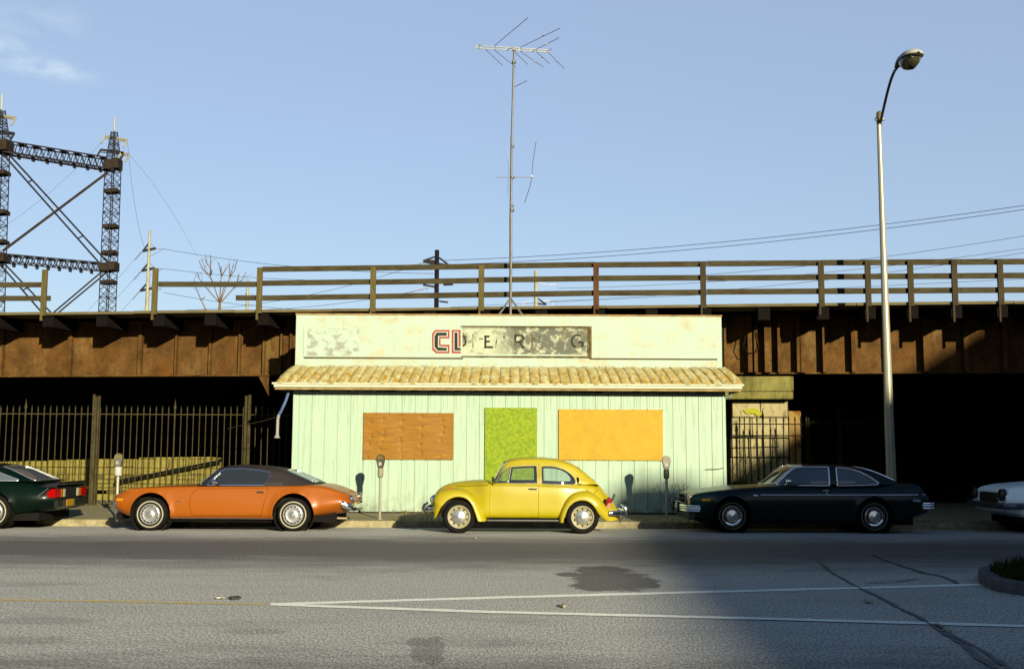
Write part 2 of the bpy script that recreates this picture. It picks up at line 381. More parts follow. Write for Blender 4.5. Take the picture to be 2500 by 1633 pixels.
# grass island with kerb at the right
IK = [G(2394, 1424), G(2412, 1437), G(2450, 1448), G(2500, 1458), G(2600, 1474)]
def island():
    pts = [(5.42, 12.75), (5.45, 12.35), (5.65, 12.05), (6.1, 11.75), (7.2, 11.45), (10, 11.2), (20, 11.0), (20, 15.4), (10, 15.3), (7.6, 15.0), (6.4, 14.5), (5.7, 13.7)]
    sp = spline(pts, 6, closed=True)
    cx, cy = 12.0, 13.1
    mb = MB(); n = len(sp); V = []
    for x, y in sp: V.append((x, y, 0))
    for x, y in sp: V.append((x, y, .13))
    for x, y in sp:
        d = Vector((cx-x, cy-y)).normalized()*.14; V.append((x+d.x, y+d.y, .14))
    mb.add(V, [(i, (i+1) % n, (i+1) % n+n, i+n) for i in range(n)]+[(i+n, (i+1) % n+n, (i+1) % n+2*n, i+2*n) for i in range(n)])
    k = mb.build('island_kerb', mat('dark island kerb', (.24, .25, .25), rough=.9, vary=.4, scale=6, bump=.3)); tag(k, kind='structure')
    inner = [V[2*n+i] for i in range(n)]
    mb = MB(); me = bmesh.new(); vs = [me.verts.new((p[0], p[1], .135)) for p in inner]; f = me.faces.new(vs); bmesh.ops.triangulate(me, faces=[f]); me.verts.index_update()
    mb.add([v.co for v in me.verts], [tuple(v.index for v in fc.verts) for fc in me.faces]); me.free()
    tag(mb.build('island_soil', DIRT), kind='structure')
    gb = MB()
    def inside(x, y):
        c = False
        for i in range(n):
            x1, y1 = inner[i][:2]; x2, y2 = inner[i-1][:2]
            if (y1 > y) != (y2 > y) and x < (x2-x1)*(y-y1)/(y2-y1)+x1: c = not c
        return c
    for _ in range(15000):
        x = 5.5+random.random()**1.5*6; y = random.uniform(11.2, 15.3)
        if not inside(x, y): continue
        h = random.uniform(.03, .10)*(1+.8*math.exp(-((x-8)**2)/4)); a = random.uniform(0, 6.28); w = .012
        lx, ly = random.uniform(-.07, .07), random.uniform(-.07, .07)
        gb.add([(x-w*math.cos(a), y-w*math.sin(a), .13), (x+w*math.cos(a), y+w*math.sin(a), .13), (x+lx, y+ly, .13+h)], [(0,1,2)])
    gr = gb.build('grass', mat('grass', (.07, .085, .03), rough=.9, vary=.6, scale=4))
    tag(gr, 'dark short grass covering the kerbed traffic island', 'grass', kind='stuff')
island()

# the tall brick building across the street, out of frame, whose roof line throws the big shadow
def off_building():
    H = 12.0
    B = thing('brick_building', 'tall plain brick building across the street outside the right edge of the view', 'building', (22, -15, 0))
    edge = [(19.9, -70), (19.6, -35), (20.3, -21.5), (21.7, -14.5), (21.9, -10.2), (22.6, -.5), (23.3, 7), (25, 22)]
    poly = edge + [(46, 22), (46, -70)]
    mb = MB(); mb.prism(poly, 0, H-.4, 'Z')
    BR = mat('red brick wall', (.28, .13, .09), rough=.85, vary=.3, scale=8)
    mb.build('wall', BR, B, off=B.location)
    mb = MB(); mb.prism([(x-.03, y) for x, y in edge]+[(46.1, 22.05), (46.1, -70.1)], H-.4, H, 'Z'); mb.build('cornice', CONC, B, off=B.location)
    cb = MB(); cb.box((20.9, -19.0, H), (22.4, -17.5, H+.95)); cb.build('chimney', BR, B, off=B.location, bevel=.03)
    wm = mat('dark window glass', (.03, .035, .04), rough=.1)
    for k in range(5):
        for j in range(3):
            f0, f1 = Vector((20.7, -35, 0)), Vector((20.5, -21.5, 0)); p = f0.lerp(f1, (k+.5)/5); z = 1.5+j*3.5
            w = MB(); w.box((p.x-.06+.02, p.y-.6, z), (p.x+.05, p.y+.6, z+1.7)); w.build('window', wm, B, off=B.location)
off_building()

# unseen brick row added behind and left of the camera to block low skylight
B2 = thing('shop_row', 'unseen low brick row added behind the viewpoint to block skylight', 'building', (-30, -20, 0))
k = MB(); k.box((-90, -34, 0), (-.5, -14.5, 8.6)); k.build('wall', mat('brown brick wall', (.22, .13, .09), rough=.9, vary=.3, scale=8), B2, off=B2.location)
k = MB(); k.box((-90.1, -34.1, 8.6), (-.4, -14.4, 9.0)); k.build('cornice', CONC, B2, off=B2.location)
for i in range(14):
    k = MB(); x = -85+i*6.1; k.box((x, -14.52, .8), (x+4, -14.44, 3.2)); k.build('shop_window', mat('dark window glass', (.03, .035, .04), rough=.1), B2, off=B2.location)
    k = MB(); k.box((x+1, -14.52, 5), (x+2.6, -14.44, 7)); k.build('window', mat('dark window glass', (.03, .035, .04), rough=.1), B2, off=B2.location)

# ================================================================ BRIDGE
BO = Vector((0, 27.36, 0)); BA = math.atan2(-.122, 1)
bt = Vector((math.cos(BA), math.sin(BA), 0)); bn = Vector((-math.sin(BA), math.cos(BA), 0))
def BP(px, py, yl=0.0):
    """pixel -> (along, height) in the bridge's own frame on the plane yl behind its web"""
    d = ray(px, py); o = Vector((0, 0, CAMZ))
    t = (BO+bn*yl-o).dot(bn)/d.dot(bn); p = o+d*t-BO
    return p.dot(bt), p.z
br = thing('railway_bridge', 'rusty brown plate girder railway bridge running behind the mint green shop', 'bridge', BO, BA)
RUST = mat('rusted girder steel', (.20, .112, .048), rough=.85, vary=.55, scale=2.2, bump=.4, bscale=18, stretch=(1, 1, .8))
add_layer(RUST, (.34, .26, .12), 2.4, .52, .68, stretch=(1, 1, .35), amt=.45, seed=2)
add_layer(RUST, (.07, .035, .02), 9, .5, .68, amt=.7, seed=7)
add_layer(RUST, (.22, .09, .03), 1.1, .52, .7, amt=.5, seed=12)
DWOOD = mat('dark creosoted timber', (.012, .009, .008), rough=.9, vary=.4, scale=8, bump=.3)
GWOOD = mat('weathered rail timber', (.115, .10, .06), rough=.9, vary=.45, scale=5, bump=.4, stretch=(.6, 3, 3))
add_layer(GWOOD, (.07, .04, .025), 2.3, .55, .68, stretch=(.5, 1, 1), amt=.8, seed=4)
YWOOD = mat('weathered post timber', (.21, .175, .085), rough=.9, vary=.4, scale=6, bump=.3, stretch=(3, 3, .5))
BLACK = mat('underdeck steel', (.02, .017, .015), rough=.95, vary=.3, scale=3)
L0, L1 = -40.0, 19.0
ZD = 4.95
gd = MB(); gd.box((L0, 0, 3.46), (L1, .03, 4.86)); girder = gd.build('girder', RUST, br)
fl = MB(); fl.box((L0, -.17, 3.425), (BP(660, 915, -.1)[0], .17, 3.46)); fl.build('flange', RUST, girder)
fl = MB(); fl.box((BP(1700, 915, -.1)[0], -.12, 3.425), (L1, .17, 3.46)); fl.build('flange', RUST, girder)
fl = MB(); fl.box((L0, -.16, 4.80), (L1, .0, 4.85)); fl.build('flange', RUST, girder)
for px, w, d in [(-160,.1,.12),(5,.1,.12),(172,.1,.12),(343,.1,.12),(431,.045,.13),(514,.045,.13),(586,.045,.13),(645,.045,.13),(688,.045,.13),(711,.045,.13),
                 (1770,.06,.22),(1829,.1,.3),(1843,.08,.3),(1873,.16,.25),(1901,.08,.22),(1948,.09,.22),(2011,.09,.22),(2081,.09,.22),(2170,.09,.22),(2257,.11,.22),(2355,.1,.22),(2450,.1,.22),(2560,.1,.22)]:
    s = BP(px, 860, -.06)[0]; sb = MB(); sb.box((s-w/2, -d, 3.46), (s+w/2, 0, 4.80)); sb.build('stiffener', RUST, girder)
s0, z0 = BP(632, 927, -.1); s1, z1 = BP(657, 967, -.1); s2, z2 = BP(657, 927, -.1)
tb = MB(); tb.prism([(s0, 3.42), (s2, 3.42), (s1, z1)], -.13, -.1, 'Y'); tb.build('gusset_plate', RUST, girder)
# sagging cable loop hanging over the double pilaster
s, z = BP(1836, 850, -.34)
tb = MB(); tb.tube([(s-.14, -.34, z+.35), (s-.2, -.36, z+.05), (s-.1, -.38, z-.12), (s+.1, -.38, z-.1), (s+.16, -.36, z+.05), (s+.1, -.34, z+.4)], .012, 6); tb.build('cable', BLACK, girder)
db = MB(); db.box((L0, -.6, 4.87), (L1, 21, ZD-.012)); deck = db.build('deck', DWOOD, br)
# the walkway planks along the edge
pb = MB(); x = L0
while x < L1:
    w = random.uniform(2.2, 3.6); dz = random.uniform(-.006, .006)
    pb.box((x, -1.43, 4.885+dz), (min(x+w-.012, L1), -1.16, ZD+dz)); pb.box((x, -1.14, 4.885), (min(x+w-.012, L1), -.88, ZD-.01)); pb.box((x, -.86, 4.885), (min(x+w-.012, L1), -.62, ZD-.01)); x += w
pb.build('walkway_plank', mat('walkway timber', (.26, .22, .13), rough=.9, vary=.4, scale=4, stretch=(.4, 3, 3)), br)
tiepx = [-290,-160,-25,109,240,379,505,634,770,911,1043,1175,1315,1455,1585,1716,1860,2004,2118,2222,2329,2441,2550,2660,2770]
tie0 = None
for px in tiepx:
    s = BP(px+6, 770, -1.4)[0]
    if tie0 is None:
        t_ = MB(); t_.box((-.14, -1.36, 4.58), (.14, -.17, 4.868)); tie0 = t_.build('tie_beam', DWOOD, br, bevel=.01); o = tie0
    else:
        o = tie0.copy(); col.objects.link(o); o.parent = br
    o.location = (s, 0, 0)
for y in (2.6, 5.4, 8.4, 11.4, 14.4, 17.4, 20.4):
    ib = MB(); ib.box((L0, y, 3.6), (L1, y+.04, 4.86)); ib.build('inner_girder', BLACK, br)
# timber railing
rail_e = MB()
rl = bpy.data.objects.new('railing', None); col.objects.link(rl); rl.parent = br
posts = [(109,658,783,'Y'),(379,655,781,'Y'),(634,653,781,'Y'),(911,651,776,'Y'),(1175,648,772,'Y'),(1455,641,772,'R'),(1716,640,772,'G'),(2004,638,769,'G'),(2118,636,786,'G'),(2222,635,786,'G'),(2329,633,786,'G'),(2441,632,786,'G'),(2552,630,786,'G'),(2664,628,786,'G')]
DPOST = mat('dark post timber', (.10, .08, .05), rough=.9, vary=.4, scale=6, stretch=(3, 3, .5))
for px, yt, yb, kind in posts:
    s, zt = BP(px, yt, -1.5); zb = BP(px, yb, -1.5)[1]
    w = .125 if px > 2050 else .13
    p_ = MB(); p_.box((s-w/2, -1.51, ZD-.10), (s+w/2, -1.435, zt))
    p_.box((s-w/2, -1.51, zb), (s-w/2+.045, -1.435, ZD-.10))
    p_.build('post', {'Y': YWOOD, 'R': mat('reddish post timber', (.16, .085, .05), rough=.9, vary=.4, scale=5), 'G': DPOST}[kind], rl, bevel=.006)
def rail(p0, p1, h=.125, y=-1.43, m=GWOOD):
    a = BP(p0[0], p0[1], y); b = BP(p1[0], p1[1], y); r = MB(); L = b[0]-a[0]; n = max(1, round(L/2.7)); x = 0
    V0 = (a[0], a[1])
    for i in range(n):
        u0, u1 = i/n, (i+1)/n; j0 = random.uniform(-.008, .008)
        xa, xb = a[0]+L*u0+.004, a[0]+L*u1-.004; za, zb = a[1]+(b[1]-a[1])*u0+j0, a[1]+(b[1]-a[1])*u1+j0*.5
        r.add([(xa,y,za-h/2),(xb,y,zb-h/2),(xb,y+.05,zb-h/2),(xa,y+.05,za-h/2),(xa,y,za+h/2),(xb,y,zb+h/2),(xb,y+.05,zb+h/2),(xa,y+.05,za+h/2)],
              [(0,3,2,1),(4,5,6,7),(0,1,5,4),(1,2,6,5),(2,3,7,6),(3,0,4,7)])
    r.build('rail', m, rl)
rail((-160, 696), (103, 695)); rail((-160, 728), (122, 728))
rail((386, 694), (634, 694)); rail((575, 727), (634, 727))
for ya, yb, yc in ((658, 640, 640), (692, 675, 676), (727, 711, 710)):
    rail((640, ya), (1455, ya-12)); rail((1455, ya-12), (2004, ya-16)); rail((2004, ya-16), (2700, ya-21))
# slits of late light between the ties
# piers that carry the bridge
PIERM = mat('stained pier stone', (.66, .58, .35), rough=.9, vary=.3, scale=2.2, bump=.5, bscale=14)
add_layer(PIERM, (.12, .10, .055), 3.4, .5, .64, stretch=(1.6, 1.6, .5), amt=.8, seed=3); add_layer(PIERM, (.55, .5, .36), 6, .56, .68, amt=.5, seed=8)
pr = bpy.data.objects.new('pier', None); col.objects.link(pr); pr.parent = br
def bbox(px0, py0, px1, py1, y0, y1, name, m, parent, bev=.02):
    a = BP(px0, py0, y0); b = BP(px1, py1, y0); k = MB(); k.box((a[0], y0, min(a[1], b[1])), (b[0], y1, max(a[1], b[1]))); return k.build(name, m, parent, bevel=bev)
OLIVE = mat('mossy concrete cap', (.36, .33, .14), rough=.95, vary=.45, scale=3, bump=.5, bscale=16, stretch=(1.5, 1, .5)); add_layer(OLIVE, (.06, .055, .03), 3, .48, .66, stretch=(1.4, 1, .6), amt=.8)
bbox(1700, 919, 1938, 955, -.12, 2.4, 'cap', OLIVE, pr); bbox(1700, 956, 1937, 974, -.10, 2.4, 'cap', OLIVE, pr)
zc = BP(1800, 977, .2)[1]
rows = [(979, 1018), (1020, 1068), (1070, 1116), (1118, 1180), (1182, 1262)]
pm = MB()
for i, (ya, yb) in enumerate(rows):
    sl_, za = BP(1787-i*1.5, ya, .2); sr, zb = BP(1926, yb, .2)
    za, zb = max(za, zb), min(za, zb)
    zb = max(zb, .0) if i < 4 else 0.0
    cuts = [sl_, sl_+(sr-sl_)*(.5 if i % 2 == 0 else .36), sr] if i < 2 else [sl_, sl_+(sr-sl_)*(.3+.2*(i % 2)), sl_+(sr-sl_)*.72, sr]
    for a, b in zip(cuts[:-1], cuts[1:]): pm.box((a+.006, .2+random.uniform(0, .025), zb), (b-.006, 2.4, za))
pm.build('stone_block', PIERM, pr, bevel=.018)
sr = BP(1926, 1000, .2)[0]
OR = mat('rust streaked concrete', (.52, .36, .17), rough=.9, vary=.3, scale=3, bump=.3); add_layer(OR, (.20, .07, .015), 2.5, .47, .62, amt=.9, seed=2)
bm_ = MB(); bm_.box((sr+.02, .75, 0), (BP(1955, 1000, .75)[0], 2.2, BP(1950, 1003, .75)[1])); bm_.build('buttress', OR, pr, bevel=.02)
GRAF = mat('yellow graffiti paint', (.55, .55, .03), rough=.7, vary=.3, scale=30)
gb = MB()
for k in range(5):
    a = BP(1826+k*6, 1005+random.uniform(-3, 5), .19); gb.prism([(a[0]+r_*math.cos(t)*.09, a[1]+r_*math.sin(t)*.06) for t, r_ in [(i*.7, random.uniform(.7, 1.2)) for i in range(9)]], .192-k*.0012, .24, 'Y')
gb.build('graffiti', GRAF, pr)
# added black walls shut daylight out of the space under the bridge
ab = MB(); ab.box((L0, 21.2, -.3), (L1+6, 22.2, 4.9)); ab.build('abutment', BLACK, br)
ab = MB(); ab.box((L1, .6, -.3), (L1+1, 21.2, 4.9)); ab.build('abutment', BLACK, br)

# ================================================================ STONE WALL under the bridge, left
STONE = mat('sunlit rubble stone', (.40, .345, .13), rough=.95, vary=.35, scale=5, bump=.6, bscale=14); add_layer(STONE, (.17, .14, .06), 3.2, .5, .68, amt=.8, seed=2); add_layer(STONE, (.5, .42, .18), 9, .58, .68, amt=.6, seed=14)  # the stone's own yellowish colour, blotched darker and lighter
sw = thing('stone_wall', 'low yellowish rubble stone wall sloping behind the iron fence', 'wall', (-13, 30.5, 0))
wb = MB(); Yw = 30.5
prof = [(-160,1128),(0,1127),(120,1124),(240,1120),(400,1116),(520,1115),(538,1122)]
topf = pchip([(P(a, b, Yw).x, P(a, b, Yw).z) for a, b in prof]); x_end = P(538, 1120, Yw).x; x_st = P(-160, 1128, Yw).x
z = .0; row = 0
while z < 1.35:
    h = random.uniform(.10, .26); x = x_st - random.random()*.3
    while x < x_end:
        w = random.uniform(.25, .62); xe = min(x+w, x_end); zt = min(z+h-.012, topf((x+xe)/2))
        if zt > z+.02: wb.box((x, Yw+random.uniform(0, .07), z+random.uniform(-.01,.02)), (xe-random.uniform(.0, .03), Yw+.5, zt))
        x += w
    z += h
wb.build('stone', STONE, sw, off=sw.location, bevel=.014)
wb = MB(); wb.box((x_st, Yw+.06, 0), (x_end-.03, Yw+.45, 1.0)); wb.build('mortar', mat('dark mortar', (.16, .135, .06), rough=.95), sw, off=sw.location)
hp = MB(); hp.bar(P(280, 1176, 30.2), P(541, 1124, 30.2), .07, .07); o = hp.build('handrail', mat('black iron', (.012, .011, .01), rough=.8), None)
tag(o, 'black sloping iron handrail along the rubble stone wall', 'handrail')

# ================================================================ IRON FENCES
IRON = mat('rusty fence iron', (.10, .085, .045), rough=.85, vary=.5, scale=9, stretch=(1, 1, .4)); add_layer(IRON, (.17, .15, .10), 12, .55, .68, amt=.6)
DIRON = mat('dark fence iron', (.018, .016, .012), rough=.9, vary=.3, scale=9)
def picket_mesh(h, r, m, name='picket'):
    k = MB(); k.tube([(0,0,0),(0,0,h-.14),(0,0,h-.1),(0,0,h)], [r, r, r*1.5, .002], 6); o = k.build(name, m); return o
def fence(name, label, Y, xs, z0, ztop, rails, posts, m, tall=(), r=.013, jit=0, parentloc=None):
    x0 = xs[0]; f = thing(name, label, 'fence', (x0, Y, z0))
    proto = picket_mesh(ztop-z0, r, m); tallp = None; first = True
    for i, x in enumerate(xs):
        if i in tall:
            if tallp is None: tallp = MB(); tallp.tube([(0,0,0),(0,0,ztop-z0-.12),(0,0,ztop-z0-.04),(0,0,ztop-z0+.03),(0,0,ztop-z0+.17)], [r*1.5, r*1.5, r*2.6, r*1.6, .002], 6); tallp = tallp.build('picket', m); o = tallp
            else: o = tallp.copy(); col.objects.link(o)
        elif first: o = proto; first = False
        else: o = proto.copy(); col.objects.link(o)
        o.parent = f; o.location = (x-x0, 0, random.uniform(-.015, .01)); o.rotation_euler = (random.uniform(-jit, jit), random.uniform(-jit, jit), 0)
    for z in rails:
        k = MB(); k.box((min(xs)-x0-.05, -.012, z-z0-.012), (max(xs)-x0+.05, .012, z-z0+.012)); k.build('rail', m, f)
    for (x, w, zt, n) in posts:
        k = MB()
        if n == 2: k.box((x-x0-w/2, -.07, 0), (x-x0-w*.1, .0, zt-z0)); k.box((x-x0+w*.05, -.07, 0), (x-x0+w/2, .0, zt-z0+.02))
        else:
            k.box((x-x0-w/2, -.05, 0), (x-x0-w*.2, .05, zt-z0)); k.box((x-x0-w*.18, -.09, 0), (x-x0+w*.22, .02, zt-z0-.06)); k.box((x-x0+w*.24, -.05, 0), (x-x0+w/2, .05, zt-z0-.03))
        k.build('post', m, f, bevel=.006)
    return f
YF = 27.7
gap = .1555; xs = [P(12, 1100, YF).x + gap*i for i in range(-16, 52)]
xs = [x for x in xs if x < P(716, 1100, YF).x+.2]
pxs = [P(p, 1100, YF).x for p in (231, 603)]
xs = [x for x in xs if not any(abs(x-p) < .06 for p in pxs)]
tall = [min(range(len(xs)), key=lambda i: abs(xs[i]-P(p, 1100, YF).x)) for p in (54, 420)]
fence('iron_fence', 'long rusty iron picket fence left of the mint green shop', YF, xs, .18, P(300, 990, YF).z, [P(300, 1011, YF).z, P(300, 1190, YF).z],
      [(pxs[0], .17, P(235, 963, YF).z, 1), (pxs[1], .15, P(604, 966, YF).z, 2)], IRON, tall)
YG = 25.9
xs = [P(1788+15.3*i, 1050, YG).x for i in range(12)]
fence('iron_fence', 'short dark iron picket fence in front of the stone bridge pier', YG, xs, .17, P(1860, 1014, YG).z, [P(1860, 1035, YG).z, P(1860, 1063, YG).z], [], DIRON, (5,), r=.014, jit=.012)
YH = 29.5
xs = [P(1972+7*i, 1050, YH).x for i in range(26)]
fence('iron_fence', 'low iron fence in the dark under the right end of the bridge', YH, xs, .18, P(1990, 1010, YH).z-.15, [P(1990, 1022, YH).z-.1], [(P(1969, 1000, YH).x, .1, P(1969, 995, YH).z, 2), (P(2046, 1000, YH).x, .1, P(2046, 990, YH).z, 2)], IRON, (), r=.008)
# ================================================================ SHOP BUILDING
YB = 25.2; XL, XR = P(717, 1100, YB).x, P(1769, 1100, YB).x
sh = thing('shop_building', 'boarded up mint green one storey shop with white fascia and tiled pent roof', 'building', (XL, YB, .16))
OFF = sh.location
MINT = mat('mint green siding paint', (.60, .77, .62), rough=.6, vary=.05, scale=3, bump=.05)
add_layer(MINT, (.68, .79, .60), 1.4, .45, .7, stretch=(1.5, 1, .5), amt=.7, seed=3)
add_layer(MINT, (.32, .44, .30), 18, .62, .70, amt=.6, seed=5)
CREAM = mat('cream fascia paint', (.65, .79, .66), rough=.65, vary=.05, scale=2)
add_layer(CREAM, (.66, .42, .16), 2.4, .50, .70, stretch=(1, 1, 1.6), amt=.55, seed=1)
add_layer(CREAM, (.60, .62, .48), 7, .56, .70, amt=.5, seed=17)
add_layer(CREAM, (.72, .36, .12), 3, .52, .7, amt=.75, seed=11, zband=(4.30, 4.47))
add_layer(MINT, (.34, .44, .30), 2.2, .50, .74, stretch=(7, 1, .4), amt=.7, seed=12)
add_layer(MINT, (.22, .22, .14), 3, .42, .7, stretch=(1.4, 1, 1), amt=.95, seed=19, zband=(.5, 0))
add_layer(CREAM, (.40, .36, .22), 3, .58, .76, stretch=(6, 1, .6), amt=.65, seed=23)
# siding with real grooves
def siding(mb, x0, x1, z0, z1, y, pitch, sub=()):
    xs = []; x = x0+.10
    while x < x1-.02: xs.append((x, .018, .016)); [xs.append((x+o, .010, .007)) for o in sub if x+o < x1-.02]; x += pitch
    xs.sort(); pts = [(x0, 0)]
    for x, w, d in xs: pts += [(x-w/2, 0), (x-w/2+.002, d), (x+w/2-.002, d), (x+w/2, 0)]
    pts.append((x1, 0)); V = []
    for x, d in pts: V += [(x, y+d, z0), (x, y+d, z1)]
    mb.add(V, [(2*i, 2*i+2, 2*i+3, 2*i+1) for i in range(len(pts)-1)])
YK_L, YK_R = 27.45, 26.35
wl = MB(); zm = P(1250, 1001, YB).z
siding(wl, XL, XR, .14, zm, YB, .293); siding(wl, XL, XR, zm, 3.30, YB, .293, (.055, .15))
wl.build('wall', MINT, sh, off=OFF)
wl = MB()
wl.add([(XL, YB, .14), (XL, YK_L, .14), (XL, YK_L, 4.4), (XL, YB, 4.4)], [(0,1,2,3)]); wl.add([(XR, YB, .14), (XR, YK_R, .14), (XR, YK_R, 4.4), (XR, YB, 4.4)], [(3,2,1,0)])
wl.add([(XR, YK_R, .14), (XL, YK_L, .14), (XL, YK_L, 4.4), (XR, YK_R, 4.4)], [(0,1,2,3)]); wl.build('side_wall', MINT, sh, off=OFF)
for x in (XL, XR): k = MB(); k.box((x-.035, YB-.018, .14), (x+.035, YB+.04, 3.3)); k.build('corner_trim', MINT, sh, off=OFF)
k = MB(); k.box((XL-.01, YB-.03, .10), (XR+.01, YB+.02, .19)); k.build('sill', mat('dark sill board', (.07, .065, .05), rough=.9, vary=.4, scale=8), sh, off=OFF)
# parapet fascia, roof
FX0, FX1 = P(723, 800, YB).x, P(1761, 800, YB).x; FZ1 = P(1250, 769, YB).z
k = MB(); k.box((FX0, YB-.03, 3.36), (FX1, YB+.12, FZ1-.02)); k.build('fascia', CREAM, sh, off=OFF, bevel=.006)
k = MB(); k.box((FX0-.012, YB-.045, FZ1-.02), (FX1+.012, YB+.14, FZ1+.012)); k.build('coping', mat('rusting coping', (.62, .42, .22), rough=.8, vary=.5, scale=4, stretch=(1, 1, 1)), sh, off=OFF)
k = MB(); k.add([(FX0, YB+.1, 4.42), (FX1, YB+.1, 4.42), (FX1, YK_R, 4.40), (FX0, YK_L, 4.40)], [(0,1,2,3)]); k.add([(FX0, YB+.1, 4.30), (FX1, YB+.1, 4.30), (FX1, YK_R, 4.30), (FX0, YK_L, 4.30)], [(3,2,1,0)])
k.build('roof', mat('roof felt', (.06, .06, .06), rough=.95), sh, off=OFF)
k = MB()
for X, YK in ((FX0, YK_L), (FX1-.1, YK_R)): k = MB(); k.box((X, YB+.12, 3.4), (X+.1, YK, 4.55)); k.build('side_parapet', CREAM, sh, off=OFF)
a = P(743, 797, YB); b = P(1131, 873, YB); k = MB(); k.box((a.x, YB-.048, b.z), (b.x-.02, YB-.03, a.z)); k.build('fascia_panel', CREAM, sh, off=OFF)
a = P(1441, 797, YB); b = P(1750, 876, YB); k = MB(); k.box((a.x, YB-.048, b.z), (b.x, YB-.03, a.z)); k.build('fascia_panel', CREAM, sh, off=OFF)
k = MB(); k.box((P(743, 873, YB).x, YB-.056, P(900, 875.5, YB).z), (P(1131, 873, YB).x, YB-.03, P(900, 873.2, YB).z)); k.box((P(1441, 876, YB).x, YB-.056, P(1600, 878, YB).z), (P(1750, 876, YB).x, YB-.03, P(1600, 876, YB).z))  # thin brown strips put in as the shadow line below the panels
k.build('batten', mat('brown batten', (.16, .10, .05), rough=.8, vary=.4, scale=9), sh, off=OFF)
# grey scuffed patch where old paint shows at the left of the fascia
GP = mat('scuffed grey undercoat', (.65, .79, .66), rough=.7, col2=(.42, .43, .38), scale=4.5, ramp=(.44, .54), detail=9, stretch=(1, 1, 1.3))
a = P(752, 803, YB); b = P(877, 869, YB); k = MB(); k.box((a.x, YB-.0505, b.z), (b.x, YB-.048, a.z)); k.build('worn_patch', GP, sh, off=OFF)
# old sign
SGN = mat('flaking sign board', (.66, .68, .52), rough=.8, col2=(.20, .21, .17), scale=6.5, ramp=(.50, .60), detail=12, stretch=(1, 1, 1.2)); add_layer(SGN, (.78, .52, .24), 2.3, .62, .72, amt=.7, seed=4)
add_layer(SGN, (.74, .78, .6), 3.2, .40, .5, amt=.9, seed=31, zband=(1.25, .7, 0))
def sp_(cx, cy): return P(1040+cx/5.667, 785+cy/5.667, YB)
a = sp_(488, 60); b = sp_(2285, 510); k = MB(); k.box((a.x, YB-.036, b.z), (b.x, YB-.031, a.z))
signo = bpy.data.objects.new('sign', None); col.objects.link(signo); signo.parent = sh; signo.location = a-Vector(OFF); SO = a
k.build('sign_board', SGN, signo, off=SO)
FR = mat('weathered sign frame', (.26, .20, .10), rough=.85, vary=.5, scale=7, stretch=(1, 1, 1))
def fr(c0, c1, y0, m=FR, nm='frame'):
    a = sp_(*c0); b = sp_(*c1); k = MB(); k.box((a.x, YB-y0, b.z), (b.x, YB-.03, a.z)); k.build(nm, m, signo, off=SO)
fr((488, 62), (2290, 82), .075); fr((488, 92), (2232, 103), .055); fr((2258, 84), (2290, 510), .075); fr((488, 480), (2256, 498), .07)
fr((488, 450), (2232, 480), .045, CREAM, 'bottom_strip'); fr((2232, 100), (2245, 480), .05)
def lay(polys, y, m, nm, par=signo):
    k = MB()
    for poly in polys: k.prism([(sp_(*p).x, sp_(*p).z) for p in poly], YB-y, YB-.046, 'Y')
    return k.build(nm, m, par, off=SO)
RED = mat('faded red sign paint', (.50, .085, .07), rough=.7, vary=.35, scale=25); add_layer(RED, (.75, .6, .45), 40, .55, .64, amt=.6)
INK = mat('black sign paint', (.02, .018, .016), rough=.7, vary=.3, scale=20)
C_red = [[(130,118),(327,118),(327,237),(203,237),(203,322),(327,322),(327,442),(140,442),(88,392),(85,170)]]
C_wht = [[(140,143),(304,143),(304,212),(182,212),(180,345),(304,352),(304,417),(155,417),(108,365),(108,195)]]
C_blk = [[(150,155),(290,155),(290,200),(170,200),(168,358),(290,366),(290,405),(165,405),(120,352),(120,205)]]
L_red = [[(357,118),(482,118),(482,442),(357,442)]]; L_wht = [[(383,143),(450,143),(450,350),(482,350),(482,415),(383,415)]]; L_blk = [[(395,155),(438,155),(438,365),(482,365),(482,402),(395,402)]]
c_ = lay(C_red, .0505, RED, 'letter'); lay(C_wht, .0520, CREAM, 'inline', c_).location = (0,0,0); lay(C_blk, .0535, INK, 'letter_face', c_)
l_ = lay(L_red, .0505, RED, 'letter'); lay(L_wht, .0520, CREAM, 'inline', l_); lay(L_blk, .0535, INK, 'letter_face', l_)
GHOST = mat('ghost lettering', (.42, .40, .30), rough=.8, col2=(.05, .042, .03), scale=9, ramp=(.54, .66), detail=10)
GHOST2 = mat('faint ghost lettering', (.62, .62, .48), rough=.8, col2=(.13, .125, .10), scale=10, ramp=(.46, .58), detail=10)
def strokes(segs, w, m, y=.0375):
    k = MB()
    for s in segs:
        for (x0, y0), (x1, y1) in zip(s[:-1], s[1:]):
            d = Vector((x1-x0, y1-y0)); n = Vector((-d.y, d.x)).normalized()*w/2; e = d.normalized()*w*.15
            q = [(x0-e.x+n.x, y0-e.y+n.y), (x1+e.x+n.x, y1+e.y+n.y), (x1+e.x-n.x, y1+e.y-n.y), (x0-e.x-n.x, y0-e.y-n.y)]
            k.prism([(sp_(*p).x, sp_(*p).z) for p in q], YB-y, YB-.033, 'Y'); y += .00005
    return k.build('letter', m, signo, off=SO)
arc = lambda cx, cy, rx, ry, a0, a1, n=8: [(cx+rx*math.cos(R(a0+(a1-a0)*i/n)), cy+ry*math.sin(R(a0+(a1-a0)*i/n))) for i in range(n+1)]
strokes([arc(500, 272, 50, 72, -80, 75)], 26, GHOST)
strokes([[(650,180),(650,365)],[(690,200),(690,280)],[(650,230),(700,230)],[(735,240),(790,240)]], 16, GHOST2)
strokes([[(822,200),(822,368)],[(810,208),(875,208)],[(822,278),(880,278)],[(810,356),(925,356)]], 28, GHOST, .0382)
strokes([[(1040,300),(1075,200),(1160,365)],[(1040,295),(1090,295)],[(990,200),(960,360)]], 20, GHOST2, .0390)
